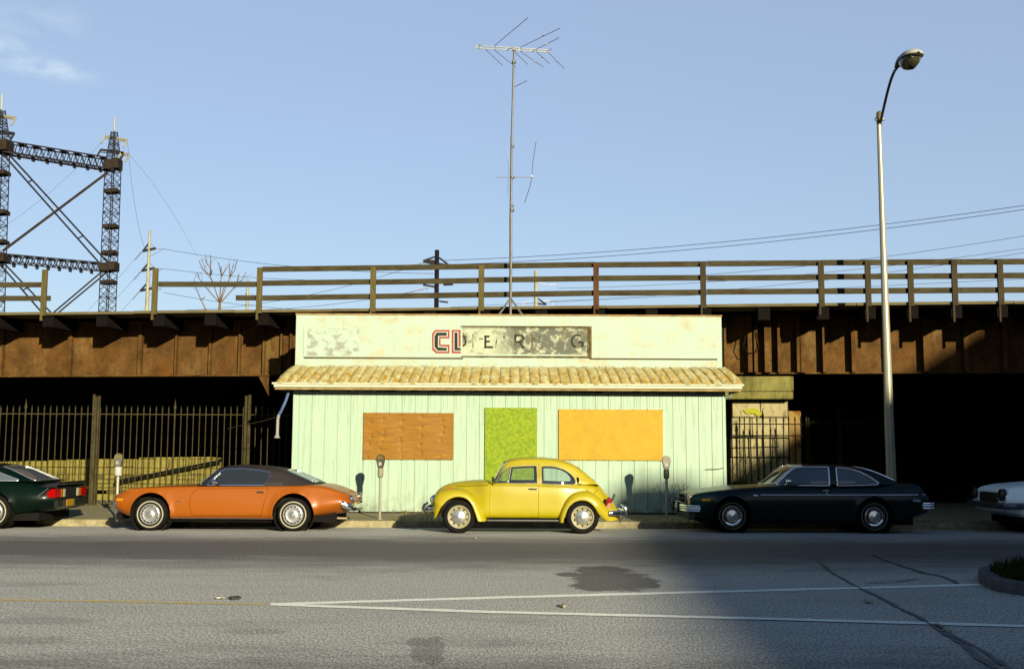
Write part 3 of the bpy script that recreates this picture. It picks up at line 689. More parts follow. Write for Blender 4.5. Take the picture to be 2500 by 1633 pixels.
strokes([[(1235,190),(1235,330)],[(1225,195),(1330,195),(1350,240),(1325,275),(1240,285)],[(1290,285),(1350,370)]], 24, GHOST, .0400)
strokes([[(1470,200),(1470,360)],[(1470,200),(1570,360)],[(1570,200),(1570,360)]], 22, GHOST2, .0410)
strokes([arc(2095, 275, 80, 85, -50, -330, 12), [(2110,290),(2170,290),(2165,345)]], 24, GHOST, .0420)

# pent roof of barrel tiles
TILE = mat('stained clay roof tile', (.66, .60, .34), rough=.85, vary=.3, scale=6, bump=.4, bscale=25)
add_layer(TILE, (.42, .26, .065), 11, .42, .60, amt=.95, seed=2, zband=(.25, .10)); add_layer(TILE, (.80, .84, .60), 6, .5, .62, amt=.5, seed=9); add_layer(TILE, (.05, .035, .02), 12, .60, .67, amt=.9, seed=14)
pent = bpy.data.objects.new('pent_roof', None); col.objects.link(pent); pent.parent = sh; PO = Vector((0, 25.0, 3.2)); pent.location = PO-Vector(OFF)
ZT, ZB2 = P(1250, 896, YB).z, P(1250, 938, 24.85).z
def dprof(v): return .045+.34*v**.8
pitch = .2115; rad = .038
path_front = (XL, XR)
tk = MB(); NV = 7
def tile_strip(p0, p1, nrm, length_ext=True):
    """one run of wall from p0 to p1 (plan), outward normal nrm; flared ends"""
    L = (p1-p0).length; t = (p1-p0).normalized(); n = max(1, round(L/pitch)); V = []; per = 8; cols_ = n*per+1
    for v in range(NV+1):
        vv = v/NV; d = dprof(vv); z = ZT+(ZB2-ZT)*vv
        for c in range(cols_):
            u = c/(cols_-1); ph = (c % per)/per; idx = c//per
            rnd = random.Random(idx*13+5); dj = rnd.uniform(-.012, .012); bump_ = abs(math.sin(math.pi*ph))**.55*rad
            ext = d  # mitre at both corners
            s = -ext+u*(L+2*ext)
            q = p0+t*s+nrm*(d+bump_-(0 if ph else .02)+dj*vv)
            step = .018 if v == 4 else 0
            V.append((q.x+nrm.x*step, q.y+nrm.y*step, z+rnd.uniform(-.012, .0)*(v in (0, NV))))
    tk.add(V, [(v*cols_+c, v*cols_+c+1, (v+1)*cols_+c+1, (v+1)*cols_+c) for v in range(NV) for c in range(cols_-1)])
tile_strip(Vector((XL, YB, 0)), Vector((XR, YB, 0)), Vector((0, -1, 0)))
tile_strip(Vector((XL, YK_L-.5, 0)), Vector((XL, YB, 0)), Vector((-1, 0, 0))); tile_strip(Vector((XR, YB, 0)), Vector((XR, YK_R-.4, 0)), Vector((1, 0, 0)))
tk.build('roof_tile', TILE, pent, smooth=True, off=PO, angle=50)
# mortar bedding clumps along the top edge, broken in places
k = MB(); x = XL-.03
while x < XR:
    w = random.uniform(.06, .16)
    if random.random() < .8: k.tube([(x, YB-.06, ZT+random.uniform(-.02, .012)), (x+w, YB-.065, ZT+random.uniform(-.02, .012))], random.uniform(.018, .034), 6)
    x += w*1.05
k.build('mortar_bed', mat('lime mortar', (.72, .70, .52), rough=.95, vary=.3, scale=14, bump=.5, bscale=30), pent, off=PO, smooth=True)
# eaves: gutter board, drip edge, soffit
EX0, EX1 = P(669, 945, 24.80).x, P(1811, 945, 24.80).x; EZ1, EZ0 = P(1250, 937, 24.8).z, P(1250, 949, 24.8).z
k = MB()
def frame_run(mb, off0, off1, z0, z1, e0=EX0, e1=EX1):
    # front and two returns between offsets from the wall face
    mb.box((e0+(.385-off1), YB-off1, z0), (e1-(.385-off1), YB-off0, z1))
    mb.box((e0+(.385-off1), YB-off0+.001, z0), (e0+(.385-off0), YK_L-.55, z1)); mb.box((e1-(.385-off0), YB-off0+.001, z0), (e1-(.385-off1), YK_R-.45, z1))
GUT = mat('cream gutter paint', (.80, .82, .64), rough=.6, vary=.08, scale=2); add_layer(GUT, (.42, .42, .34), 7, .56, .7, stretch=(.4, 1, 1), amt=.7, seed=6)
frame_run(k, .335, .395, EZ0+.018, EZ1); frame_run(k, .365, .415, EZ1-.03, EZ1+.012, EX0-.02, EX1+.02); k.build('gutter', GUT, pent, off=PO, bevel=.005)
k = MB(); frame_run(k, .30, .372, EZ0-.035, EZ0+.008); k.build('eave_board', mat('tan eave board', (.55, .42, .22), rough=.8, vary=.4, scale=5), pent, off=PO)
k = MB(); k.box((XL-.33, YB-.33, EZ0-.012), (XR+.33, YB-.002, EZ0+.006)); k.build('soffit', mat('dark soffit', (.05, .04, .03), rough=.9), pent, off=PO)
k = MB()
for i in range(46):
    x = random.uniform(XL, XR); w = random.uniform(.05, .22); k.box((x, YB-.03, EZ0-.04-random.uniform(0, .02)), (x+w, YB-.008, EZ0-.012))
k.build('torn_trim', mat('torn brown trim', (.06, .045, .03), rough=.9, vary=.4, scale=9), pent, off=PO)
# downspouts
k = MB(); q = [P(706, 953, 25.1), P(697, 980, 25.1), P(686, 1004, 25.1), P(680, 1014, 25.1)]; k.tube(q, .034, 8)
dn = k.build('downspout', mat('blue painted downspout', (.10, .17, .36), rough=.5, vary=.3, scale=8), sh, off=OFF, smooth=True)
k = MB(); k.tube([P(680.5, 1013, 25.1), P(678, 1025, 25.1), P(677, 1058, 25.1), P(676.5, 1063, 25.1), P(676, 1069, 25.1)], [.036, .034, .034, .045, .07], 8); k.build('spout_end', mat('chalky pale spout', (.50, .47, .46), rough=.6, vary=.3, scale=8), dn, off=(0,0,0), smooth=True).location = -Vector(OFF)
k = MB(); k.tube([P(681, 1016, 25.1), P(640, 1028, 25.4), P(555, 1046, 26.2)], .009, 5); k.build('cable', IRON, dn).location = -Vector(OFF)
k = MB(); k.tube([P(1789, 952, 25.0), P(1786, 962, 25.05), P(1778, 969, 25.15), P(1764, 973, 25.25)], .034, 8); k.build('downspout', CREAM, sh, off=OFF, smooth=True)

# boards over window and door openings
def board(px0, py0, px1, py1, m, name, t=.02):
    a = P(px0, py0, YB-.03); b = P(px1, py1, YB-.03); o = bpy.data.objects.new
    k = MB(); nx, nz = 30, 14
    x0, x1, z0, z1 = a.x, b.x, b.z, a.z
    k.box((x0, YB-.02-t, z0), (x1, YB-.008, z1)); ob = k.build(name, m, sh, off=OFF, bevel=.003); return ob, (x0, x1, z0, z1)
PLY = mat('varnished brown plywood', (.45, .23, .03), rough=.6, col2=(.28, .135, .02), scale=2.2, ramp=(.35, .68), stretch=(1, 1, 7), detail=8); add_layer(PLY, (.46, .26, .06), 16, .6, .72, stretch=(1, 1, 2), amt=.5)
def dents(m, seed=0):
    t = m.node_tree; b = t.nodes['Principled BSDF']; tc = N(t, 'ShaderNodeTexCoord'); vo = N(t, 'ShaderNodeTexVoronoi'); vo.inputs['Scale'].default_value = 3.3; vo.inputs['Randomness'].default_value = .45
    mr = N(t, 'ShaderNodeMapRange'); mr.inputs[2].default_value = .16; bp = N(t, 'ShaderNodeBump'); bp.inputs['Strength'].default_value = 1; bp.inputs['Distance'].default_value = .03
    t.links.new(tc.outputs['Object'], vo.inputs['Vector']); t.links.new(vo.outputs['Distance'], mr.inputs[0]); t.links.new(mr.outputs[0], bp.inputs['Height']); t.links.new(bp.outputs[0], b.inputs['Normal'])
def dented_board(px0, py0, px1, py1, m):
    a = P(px0, py0, YB-.04); b = P(px1, py1, YB-.04); nx, nz = 120, 60
    D = [P(880+x/5.174, 980+y/5.174, YB-.04) for x, y in ((125,262),(285,220),(525,245),(765,185),(1030,235),(295,375),(515,350),(770,320),(1045,320),(1040,395),(135,445),(290,450),(500,465),(765,435),(1015,490),(510,520),(755,545),(105,530),(270,515),(510,605),(245,600),(760,650),(1000,690),(90,705),(520,700))]
    V = []
    for j in range(nz+1):
        for i in range(nx+1):
            x = a.x+(b.x-a.x)*i/nx; z = b.z+(a.z-b.z)*j/nz; d = .004*math.sin(x*7+z*3)
            for q in D:
                r2 = (x-q.x)**2+(z-q.z)**2
                if r2 < .02: d += .013*math.exp(-r2/.0011)
            V.append((x, YB-.036+d, z))
    F_ = [(j*(nx+1)+i, j*(nx+1)+i+1, (j+1)*(nx+1)+i+1, (j+1)*(nx+1)+i) for j in range(nz) for i in range(nx)]
    n0 = len(V); V += [(a.x, YB-.006, b.z), (b.x, YB-.006, b.z), (b.x, YB-.006, a.z), (a.x, YB-.006, a.z)]
    F_ += [tuple([n0+1, n0]+[i for i in range(nx+1)]), tuple([n0+3, n0+2]+[nz*(nx+1)+nx-i for i in range(nx+1)]), tuple([n0, n0+3]+[(nz-j)*(nx+1) for j in range(nz+1)]), tuple([n0+2, n0+1]+[j*(nx+1)+nx for j in range(nz+1)])]
    k = MB(); k.add(V, F_); return k.build('window_board', m, sh, off=OFF, smooth=True)
ob = dented_board(888, 1007, 1106, 1122, PLY); ob['label'] = 'dented brown plywood board'
LIME = mat('lime green chipboard', (.38, .48, .07), rough=.7, col2=(.22, .33, .04), scale=16, ramp=(.40, .60), detail=6); add_layer(LIME, (.58, .64, .16), 26, .56, .66, amt=.7); add_layer(LIME, (.60, .55, .05), 3, .56, .7, amt=.5, seed=8)
ob, q = board(1184, 995, 1311, 1252, LIME, 'door_board'); ob['label'] = 'lime green chipboard over the doorway'
YEL = mat('orange yellow board paint', (.70, .46, .05), rough=.6, vary=.16, scale=3, bump=.1); add_layer(YEL, (.5, .27, .03), 30, .56, .66, amt=.5); add_layer(YEL, (.46, .27, .05), 1.6, .54, .74, stretch=(1.5, 1, .7), amt=.45, seed=6)
ob, q = board(1364, 999, 1619, 1124, YEL, 'window_board'); ob['label'] = 'orange yellow painted board'
k = MB()
for (x0, x1, z0, z1) in [(P(888,0+1007,YB).x, P(1106,1007,YB).x, P(888,1122,YB).z, P(888,1007,YB).z), (P(1364,999,YB).x, P(1619,999,YB).x, P(1364,1124,YB).z, P(1364,999,YB).z)]:
    n = 7
    for i in range(n+1):
        for z in (z0+.015, z1-.015):
            x = x0+.03+(x1-x0-.06)*i/n; k.box((x-.008, YB-.047, z-.008), (x+.008, YB-.04, z+.008))
k.build('nail_head', mat('rusty nail', (.10, .05, .02), rough=.8), sh, off=OFF)
k = MB(); k.tube([P(1722, 1146, YB-.02), P(1735, 1145.5, YB-.02), P(1752, 1145, YB-.02), P(1766, 1142, YB-.02)], .009, 5); k.build('crack', mat('crack', (.07, .06, .04), rough=.9), sh, off=OFF)

# ================================================================ ANTENNA on the roof
YA = 25.65
an = thing('tv_antenna', 'tall rooftop television antenna on a tripod mast above the shop', 'antenna', (P(1246, 763, YA).x, YA, 4.41))
AO = an.location; DARKM = mat('dark mast steel', (.09, .085, .08), rough=.5, metal=.6, vary=.3, scale=10); ALU = mat('pale antenna aluminium', (.50, .50, .40), rough=.4, metal=.3, vary=.1, scale=5)
THIN = mat('thin antenna rod', (.14, .15, .22), rough=.4, metal=.5, vary=.1)
A = lambda px, py, dy=0: P(px, py, YA+dy)
ap = lambda cx, cy, dy=0: P(1100+cx/3.11, 20+cy/3.11, YA+dy)
k = MB(); b0 = A(1246, 763); b0.z = 4.41; k.tube([b0, A(1247, 640), A(1247, 520)], .034, 8); k.tube([A(1247, 520), A(1249.5, 330)], .029, 8); k.tube([A(1249.5, 330), A(1255, 120)], .023, 8)
mast = k.build('mast', DARKM, an, off=AO, smooth=True)
k = MB()
for cy, r in ((1535, .055), (1285, .05), (1500, .04), (412, .05), (1050, .036)):
    q = ap(463-(1285-cy)*-.012, cy); q.x = A(1250 if cy < 600 else 1248.5, 300).x; k.lathe([(.001, -.04), (r, -.03), (r, .03), (.001, .04)], 10, 'Z', P(1246.5+(763-(20+cy/3.11))*.013, 20+cy/3.11, YA))
k.box(tuple(ap(472, 328)+Vector((0, -.05, 0))), tuple(ap(494, 300)+Vector((0, .05, 0)))); k.build('clamp', DARKM, an, off=AO)
for p in ((1212, 763, -.2), (1281, 763, -.2), (1246, 763, .45)):
    k = MB(); e = A(*p); e.z = 4.41 if p[2] > 0 else 4.62; 
    k.bar(A(1246.5, 728), e, .05, .03); k.build('leg', mat('galvanised leg', (.26, .25, .20), rough=.6, vary=.3, scale=10), an, off=AO)
k = MB(); k.bar(ap(192, 286), ap(750, 320), .018); k.bar(ap(192, 305), ap(750, 336), .018)
for c in (205, 240, 430, 530, 620, 740): k.bar(ap(c, 284+(c-192)*.06), ap(c-18, 310+(c-192)*.055), .02)
boom = k.build('boom', ALU, an, off=AO)
els = [((335,287),(590,72),-1.6),((530,300),(835,152),-1.6),((650,315),(828,225),-1.2),((735,325),(772,310),-.5),((265,315),(395,437),1.2),((330,318),(498,452),1.4),((490,338),(588,430),1.2),((528,330),(705,450),1.2),((655,335),(750,423),1.0),((745,340),(865,463),1.0),((484,600),(582,552),-.6),((215,280),(245,292),-.2),((425,322),(470,302),-.3),((612,334),(650,318),-.2)]
for a_, b_, dy in els:
    k = MB(); k.tube([ap(*a_), ap(*b_, dy)], .0075, 5); k.build('element', THIN, an, off=AO)
for cx, cy, dy in ((703,205,-1),(727,275,-.8),(638,407,.7),(693,372,.6),(806,402,.6),(738,326,0)):
    k = MB(); c = ap(cx, cy, dy); k.box(tuple(c-Vector((.02,.02,.02))), tuple(c+Vector((.02,.02,.02)))); k.build('insulator', DARKM, an, off=AO)
k = MB(); k.tube([ap(343, 1285), ap(625, 1286)], .009, 6); k.build('cross_rod', ALU, an, off=AO)
k = MB(); k.tube([ap(650, 1010, -.5), ap(625, 1165, -.2), ap(617, 1280), ap(604, 1350, .2), ap(562, 1478, .6)], .0085, 5); c = ap(617, 1277); k.box(tuple(c-Vector((.025,.025,.025))), tuple(c+Vector((.025,.025,.025)))); k.build('whip_rod', THIN, an, off=AO)
k = MB(); k.tube([ap(470, 1275), ap(445, 1160), ap(428, 1070), ap(432, 1048), ap(462, 1048)], .006, 5); k.tube([ap(438, 1290), ap(437, 1350), ap(435, 1418)], .006, 5); k.tube([ap(440, 1150), ap(442, 1280)], .005, 5); k.build('feeder_cable', THIN, an, off=AO)

# ================================================================ STREET LAMP
YL = 23.7
bx = P(2175, 1172, YL).x; lp = thing('street_lamp', 'tall pale tapered street lamp with a cobra head beside the dark coupe', 'street lamp', (bx, YL, ZS(YL)))
LO = lp.location; LM = mat('pale painted lamp steel', (.60, .57, .44), rough=.35, metal=.25, vary=.12, scale=3, stretch=(1, 1, .3))
k = MB(); top = P(2146, 300, YL); b_ = Vector((bx+.01, YL, ZS(YL))); k.tube([b_.lerp(top, u) for u in (0, .25, .5, .75, 1)], [.115, .098, .08, .064, .05], 18)
pole = k.build('pole', LM, lp, off=LO, smooth=True)
k = MB(); k.lathe([(.19, 0), (.19, .05), (.13, .08), (.12, .35), (.115, .4)], 20, 'Z', (bx, YL, ZS(YL)), closed=True); k.build('base', LM, pole, off=LO, smooth=True)
hub = P(2146, 282, YL); k = MB(); k.tube([hub+Vector((0,0,-.22)), hub+Vector((0,0,-.05)), hub+Vector((0,0,.06)), hub+Vector((-.01,0,.09))], [.055, .062, .055, .03], 14); k.build('cap', mat('dark bracket', (.16, .14, .08), rough=.6, vary=.3, scale=10), pole, off=LO, smooth=True)
k = MB(); k.lathe([(.001, -.05), (.03, -.045), (.035, 0), (.02, .04), (.001, .05)], 10, 'X', P(2156, 292, YL-.08)); k.lathe([(.001, -.05), (.03, -.045), (.035, 0), (.02, .04), (.001, .05)], 10, 'X', P(2141, 292, YL-.08)); k.build('bolt', ALU, pole, off=LO, smooth=True)
YHd = 21.1
k = MB(); pts = [P(2150, 298, YL-.06), P(2158, 262, YL-.45), P(2166, 228, YL-.95), P(2175, 196, YL-1.5), P(2183, 176, YL-1.95), P(2190, 166, YL-2.3)]
k.tube(spline(pts, 5), .03, 10); k.build('arm', mat('arm steel', (.15, .14, .09), rough=.5, metal=.4, vary=.3, scale=8), lp, off=LO, smooth=True)
# cobra head: shell along -Y, opening underneath
hc = P(2190, 164, YL-2.3); he = P(2236, 133, YL-3.05); dirv = (he-hc); hl = dirv.length; ez = dirv.normalized(); ex = ez.cross(Vector((0,0,1))).normalized(); ey = ex.cross(ez).normalized()
def head(name, m, prof, lower):
    k = MB(); V = []; n = 10
    for s, w, hgt in prof:
        for j in range(n+1):
            a = math.pi*j/n; V.append(tuple(hc+ez*s*hl+ex*w*math.cos(a)+ey*(hgt*math.sin(a))*(-1 if lower else 1)))
    F_ = [(i*(n+1)+j, i*(n+1)+j+1, (i+1)*(n+1)+j+1, (i+1)*(n+1)+j) for i in range(len(prof)-1) for j in range(n)]
    k.add(V, F_); return k.build(name, m, lp, off=LO, smooth=True)
S1 = [(-.06,.035,.035),(.05,.07,.06),(.2,.12,.10),(.45,.185,.14),(.75,.205,.15),(.95,.185,.125),(1.08,.13,.08),(1.14,.03,.02)]
head('lamp_housing', mat('lamp housing', (.66, .65, .58), rough=.4, vary=.1), S1, False)
head('lamp_rim', mat('lamp rim', (.16, .15, .12), rough=.6), [(s, w*.99, h*.42) for s, w, h in S1], True)
S2 = [(.28,.02,.02),(.33,.10,.10),(.5,.165,.20),(.7,.185,.235),(.88,.16,.19),(1.0,.10,.10),(1.03,.02,.02)]
head('lamp_lens', mat('smoky prismatic lens', (.10, .095, .055), rough=.25, vary=.4, scale=30, bump=.3, bscale=60, coat=.5), S2, True)

# ================================================================ PARKING METERS
def meter(label, px, hm, bm_, pm_, box_w, group='parking meters at the kerb'):
    Y = 23.7; x = P(px, 1262, Y).x; z0 = ZS(Y); t = thing('parking_meter', label, 'parking meter', (x, Y, z0), R(random.uniform(-12, 12)), group)
    k = MB(); k.lathe([(.03, -.02), (.028, .5), (.028, .90)], 12, closed=True); k.lathe([(.06, -.01), (.06, .012), (.03, .03)], 12, closed=False); k.build('pole', pm_, t, smooth=True)
    k = MB(); k.lathe([(.03, .87), (box_w*.45, .89), (box_w*.5, .92), (box_w*.5, 1.05), (box_w*.42, 1.075), (.03, 1.085)], 16, closed=True); k.build('coin_vault', bm_, t, smooth=True)
    prof = [(-.052,1.07),(.052,1.07),(.085,1.22),(.09,1.26)]+[(.09*math.cos(a), 1.27+.092*math.sin(a)) for a in [R(10+16*i) for i in range(1, 10)]]+[(-.09,1.26),(-.085,1.22)]
    k = MB(); k.prism(prof, -.055, .055, 'Y'); hd = k.build('head', hm, t, bevel=.012)
    win = [(-.065,1.265),(.065,1.265)]+[(.068*math.cos(a), 1.272+.07*math.sin(a)) for a in [R(15+15*i) for i in range(0, 11)]]
    k = MB(); k.prism(win, -.06, .06, 'Y'); k.build('window', mat('meter window '+hm.name, *{'g': ((.35, .26, .12),), 'd': ((.30, .20, .07),), 'l': ((.62, .56, .44),)}[hm.name[-1]], rough=.25, vary=.4, scale=30), hd)
    k = MB(); k.box((-.03, -.064, 1.13), (.03, -.054, 1.20)); k.build('coin_plate', mat('coin plate', (.30, .29, .25), rough=.4, metal=.5), hd)
    return t
HG = mat('meter head g', (.30, .29, .24), rough=.5, metal=.4, vary=.2); HD = mat('meter head d', (.11, .11, .09), rough=.5, metal=.3, vary=.3); HL = mat('meter head l', (.55, .52, .42), rough=.45, metal=.2, vary=.15)
PALE = mat('pale meter paint', (.68, .66, .55), rough=.5, vary=.15, scale=10)
meter('parking meter with grey head and white box at the nose of the orange car', 284, HG, PALE, PALE, .165)
meter('dark headed parking meter between the orange and yellow cars', 927, HD, mat('tan meter vault', (.40, .37, .27), rough=.6, vary=.2), mat('bare meter pole', (.45, .42, .32), rough=.5, vary=.2), .125)
meter('light faced parking meter with dark box by the dark coupe grille', 1628, HL, mat('grey green vault', (.17, .18, .12), rough=.6, vary=.2), PALE, .125)

# ================================================================ CATENARY GANTRY far behind, left
LAT = mat('dark lattice steel', (.045, .042, .05), rough=.8, vary=.3, scale=2); LATB = mat('rusty gantry plate', (.055, .042, .032), rough=.85, vary=.4, scale=2)
gt = thing('catenary_gantry', 'tall dark lattice steel catenary gantry beyond the bridge at left', 'gantry', (P(263, 757, 85).x, 85, 0)); GO = gt.location
def lattice(name, a, b, wa, wb, nseg, t, m, parent, depthdir=Vector((.6, 1, 0)), mid=False):
    """square lattice member from a to b"""
    a = Vector(a); b = Vector(b); ax = (b-a).normalized(); dd = (depthdir-ax*depthdir.dot(ax)).normalized(); sd = ax.cross(dd).normalized(); k = MB()
    def cn(u, i, j):
        w = (wa+(wb-wa)*u)/2; return a.lerp(b, u)+sd*w*i+dd*w*j
    cor = [(-1,-1),(1,-1),(1,1),(-1,1)]
    for i, j in cor: k.bar(cn(0, i, j), cn(1, i, j), t*1.5)
    for s in range(nseg):
        u0, u1 = s/nseg, (s+1)/nseg
        for q in range(4):
            c0, c1 = cor[q], cor[(q+1) % 4]
            if s % 2 == 0: k.bar(cn(u0, *c0), cn(u0, *c1), t)
            k.bar(cn(u0, *c0), cn(u1, *c1), t*.7); k.bar(cn(u0, *c1), cn(u1, *c0), t*.7)
    return k.build(name, m, parent, off=GO)
def tower(xb, xt, ytop, Y, boxes, wd, spire, arms):
    base = P(xb, 757, Y); base.z = 0; top = P(xt, ytop, Y); mid = P(xt-2, ytop+62, Y)
    tw = lattice('tower', base, mid, wd, wd*.92, 44, .040, LAT, gt)
    lattice('tower_peak', mid, top, wd*.8, wd*.35, 8, .04, LAT, gt)
    k = MB(); k.tube([top, P(xt+1, spire, Y)], .07, 6); k.build('spire', mat('white spire', (.5, .5, .44), rough=.5), gt, off=GO)
    for cy, h, s in boxes:
        c = P(xt-(cy-ytop)*(xt-xb)/(757-ytop), cy, Y); hh = h*Y/FPX/2; k = MB(); w = wd/2*s
        k.box((c.x-w*1.15, Y-w, c.z-hh), (c.x-w*.02, Y+w, c.z+hh*.9)); k.box((c.x+w*.02, Y-w*1.1, c.z-hh*.8), (c.x+w*1.15, Y+w, c.z+hh*1.15)); k.build('gusset_box', LATB, gt, off=GO)
    for (pa, pb, m) in arms:
        k = MB(); k.bar(P(*pa, Y), P(*pb, Y), .16); k.bar(P(pa[0], pa[1]+6, Y), P(pb[0], pb[1]+4, Y), .06)
        for q in (pa, pb):
            e = P(*q, Y); k.bar(e, e+Vector((-.25, -.1, -.6)), .13)
        k.build('crossarm', m, gt, off=GO)
ARMW = mat('pale crossarm', (.34, .33, .25), rough=.6)
tower(263, 279, 322, 85, [(404, 26, 1.1), (468, 9, 1), (554, 9, 1), (618, 9, 1), (653, 22, 1.15), (690, 9, 1)], .92, 288, [((257, 333), (311, 343), ARMW), ((246, 366), (303, 374), LAT), ((296, 373), (316, 378), ARMW)])
tower(-6, 4, 270, 79, [(360, 28, 1.2), (424, 10, 1), (520, 10, 1), (592, 9, 1), (632, 22, 1.15)], .98, 232, [((-30, 279), (38, 288), ARMW), ((-30, 318), (35, 326), LAT)])
def truss(ya0, yb0, ya1, yb1, x0, x1, n, thick):
    k = MB(); A0, B0 = P(x0, ya0, 79), P(x0, yb0, 79); A1, B1 = P(x1, ya1, 85), P(x1, yb1, 85)
    dd = Vector((.9, .2, 0)).cross(Vector((0,0,1))).normalized()*.45
    for s in (-1, 1):
        k.bar(A0+dd*s, A1+dd*s, .09); k.bar(B0+dd*s, B1+dd*s, thick*.7)
    for i in range(n):
        u, v, w = i/n, (i+.5)/n, (i+1)/n
        for s in (-1, 1):
            k.bar(A0.lerp(A1, u)+dd*s, B0.lerp(B1, v)+dd*s, .045); k.bar(B0.lerp(B1, v)+dd*s, A0.lerp(A1, w)+dd*s, .045)
        if i % 2 == 0:
            c = A0.lerp(A1, v); k.box(tuple(c-Vector((.16, .4, .08))), tuple(c+Vector((.12, .4, .06))))
            c = B0.lerp(B1, u); k.box(tuple(c-Vector((.10, .15, .30))), tuple(c+Vector((.05, .15, 0))))
        k.bar(A0.lerp(A1, u)+dd, A0.lerp(A1, u)-dd, .05); k.bar(B0.lerp(B1, u)+dd, B0.lerp(B1, u)-dd, .05)
    k.build('truss_beam', LAT, gt, off=GO)
truss(347, 374, 388, 414, 12, 262, 15, .2); truss(622, 640, 644, 661, 6, 250, 18, .10)
k = MB(); k.bar(P(262, 422, 85), P(8, 612, 79), .20, .16); k.build('brace', LATB, gt, off=GO)
for q in (((12, 382, 79), (246, 646, 85)), ((26, 382, 79), (262, 640, 85)), ((0, 645, 79), (190, 864, 83)), ((12, 645, 79), (230, 874, 83)), ((248, 664, 85), (28, 850, 79.5)), ((262, 664, 85), (38, 850, 79.5))):
    k = MB(); k.bar(P(*q[0]), P(*q[1]), .10); k.build('brace', LAT, gt, off=GO)
for a_, b_ in (((68, 446, 80.5), (78, 440, 80.5)), ((190, 582, 83.5), (203, 576, 83.5)), ((57, 708, 80.4), (72, 700, 80.4))):
    k = MB(); k.bar(P(*a_), P(*b_), .08); k.build('brace', LAT, gt, off=GO)

# ================================================================ POLES beyond the bridge
def far_pole(name, label, cat, px_top, py_top, px_bot, Y, wtop, wbot, m, arms, lat=False):
    tp = P(px_top, py_top, Y); bt_ = P(px_bot, 757, Y); bt_.x += (bt_.x-tp.x)*.4; bt_.z = 0
    t = thing(name, label, cat, bt_); o = t.location
    k = MB(); k.tube([bt_, tp], [wbot/2*1.2, wtop/2], 10); k.build('pole', m, t, off=o, smooth=True)
    for a_, b_, w in arms:
        k = MB(); k.bar(P(*a_, Y), P(*b_, Y), w); k.build('crossarm', LAT if w > .06 else THIN, t, off=o)
    return t
WPOLE = mat('pale steel pole', (.58, .55, .40), rough=.6, vary=.3, scale=3)
PA = lambda cx, cy: (300+cx/5.183, 480+cy/5.183)
arms = []
for y0, xo in ((0, 0), (250, -12), (502, -32)):
    arms += [(PA(250+xo, 690+y0), PA(415+xo, 655+y0), .14), (PA(255+xo, 688+y0), PA(330+xo*.6, 590+y0), .09), (PA(410+xo, 652+y0), PA(345+xo*.6, 590+y0), .05), (PA(415+xo, 656+y0), PA(520+xo, 665+y0), .05), (PA(245+xo, 695+y0), PA(150+xo, 805+y0), .05), (PA(520+xo, 665+y0), PA(350+xo*.6, 750+y0), .03)]
far_pole('transmission_pole', 'pale tapering transmission pole with three crossarms behind the railing', 'utility pole', 366, 562, 359, 70, .14, .40, WPOLE, arms)
PB_ = lambda cx, cy: (1000+cx/5.95, 590+cy/5.95)
far_pole('utility_pole', 'thick black wooden utility pole standing behind the railing', 'utility pole', 1067, 611, 1065.5, 50, .21, .21, mat('black wood pole', (.018, .014, .02), rough=.9),
    [(PB_(195,280), PB_(365,222), .07), (PB_(200,285), PB_(365,318), .13), (PB_(215,275), PB_(365,285), .10), (PB_(430,235), PB_(575,345), .08), (PB_(430,325), PB_(550,345), .1), (PB_(0,340), PB_(180,290), .05), (PB_(195,628), PB_(360,655), .08), (PB_(0,725), PB_(280,655), .05), (PB_(490,628), PB_(630,622), .08), (PB_(430,865), PB_(558,882), .07), (PB_(205,680), PB_(235,745), .05), (PB_(116,745), PB_(116,710), .05)])
far_pole('utility_pole', 'pale concrete utility pole with insulator strings right of the antenna', 'utility pole', 1308.5, 661, 1308.5, 62, .22, .24, WPOLE,
    [(PB_(1870,590), PB_(1990,622), .06), (PB_(2010,623), PB_(2150,623), .055), (PB_(1870,830), PB_(1985,915), .08), (PB_(1860,905), PB_(1985,912), .08), (PB_(1940,862), PB_(2085,862), .055), (PB_(1620,892), PB_(1770,865), .05), (PB_(1620,890), PB_(1665,930), .06), (PB_(2090,870), PB_(2070,930), .04)])
far_pole('utility_pole', 'small distant pale pole seen between the low railings', 'utility pole', 605, 684, 603, 95, .2, .45, WPOLE, [(PA(1575,1050), PA(1600,1058), .06), (PA(1550,1240), PA(1575,1210), .07), (PA(1600,1210), PA(1640,1245), .04), (PA(1560,1330), PA(1600,1345), .06)])

# wires
WIREM = mat('wire', (.06, .07, .11), rough=.6)
def wire(label, a, b, sag=.0, r=.012):
    A_, B_ = P(*a), P(*b); pts = [A_.lerp(B_, i/14)-Vector((0,0,sag*4*(i/14)*(1-i/14))) for i in range(15)]
    c = (A_+B_)/2; k = MB(); k.tube(pts, r, 4); o = k.build('power_line', WIREM, off=c); o.location = c
    tag(o, label, 'power line', 'power lines beyond the bridge'); return o
wire('highest of the black wires rising to the right from the black pole', (1085, 636, 50), (2520, 499, 42), .35, .012)
wire('second black wire rising to the right just below the highest', (1105, 646, 50), (2520, 509, 42), .35, .012)
wire('wire that crosses behind the street lamp a third of the way above the railing', (1330, 688, 62), (2520, 573, 52), .5, .011)
wire('upper of the two low wires meeting the railing at the right edge', (1360, 704, 62), (2520, 604, 52), .4, .010)
wire('lower of the two low wires meeting the railing at the right edge', (1340, 735, 62), (2520, 614, 52), .4, .010)
wire('lowest wire just above the deck leading to the pale concrete pole', (1100, 750, 62), (2520, 680, 55), .0, .010)
wire('upper wire sagging right from the transmission pole', (400, 608, 70), (1060, 668, 60), .35, .013)
wire('middle wire sagging right from the transmission pole', (398, 656, 70), (1060, 682, 60), .35, .012)
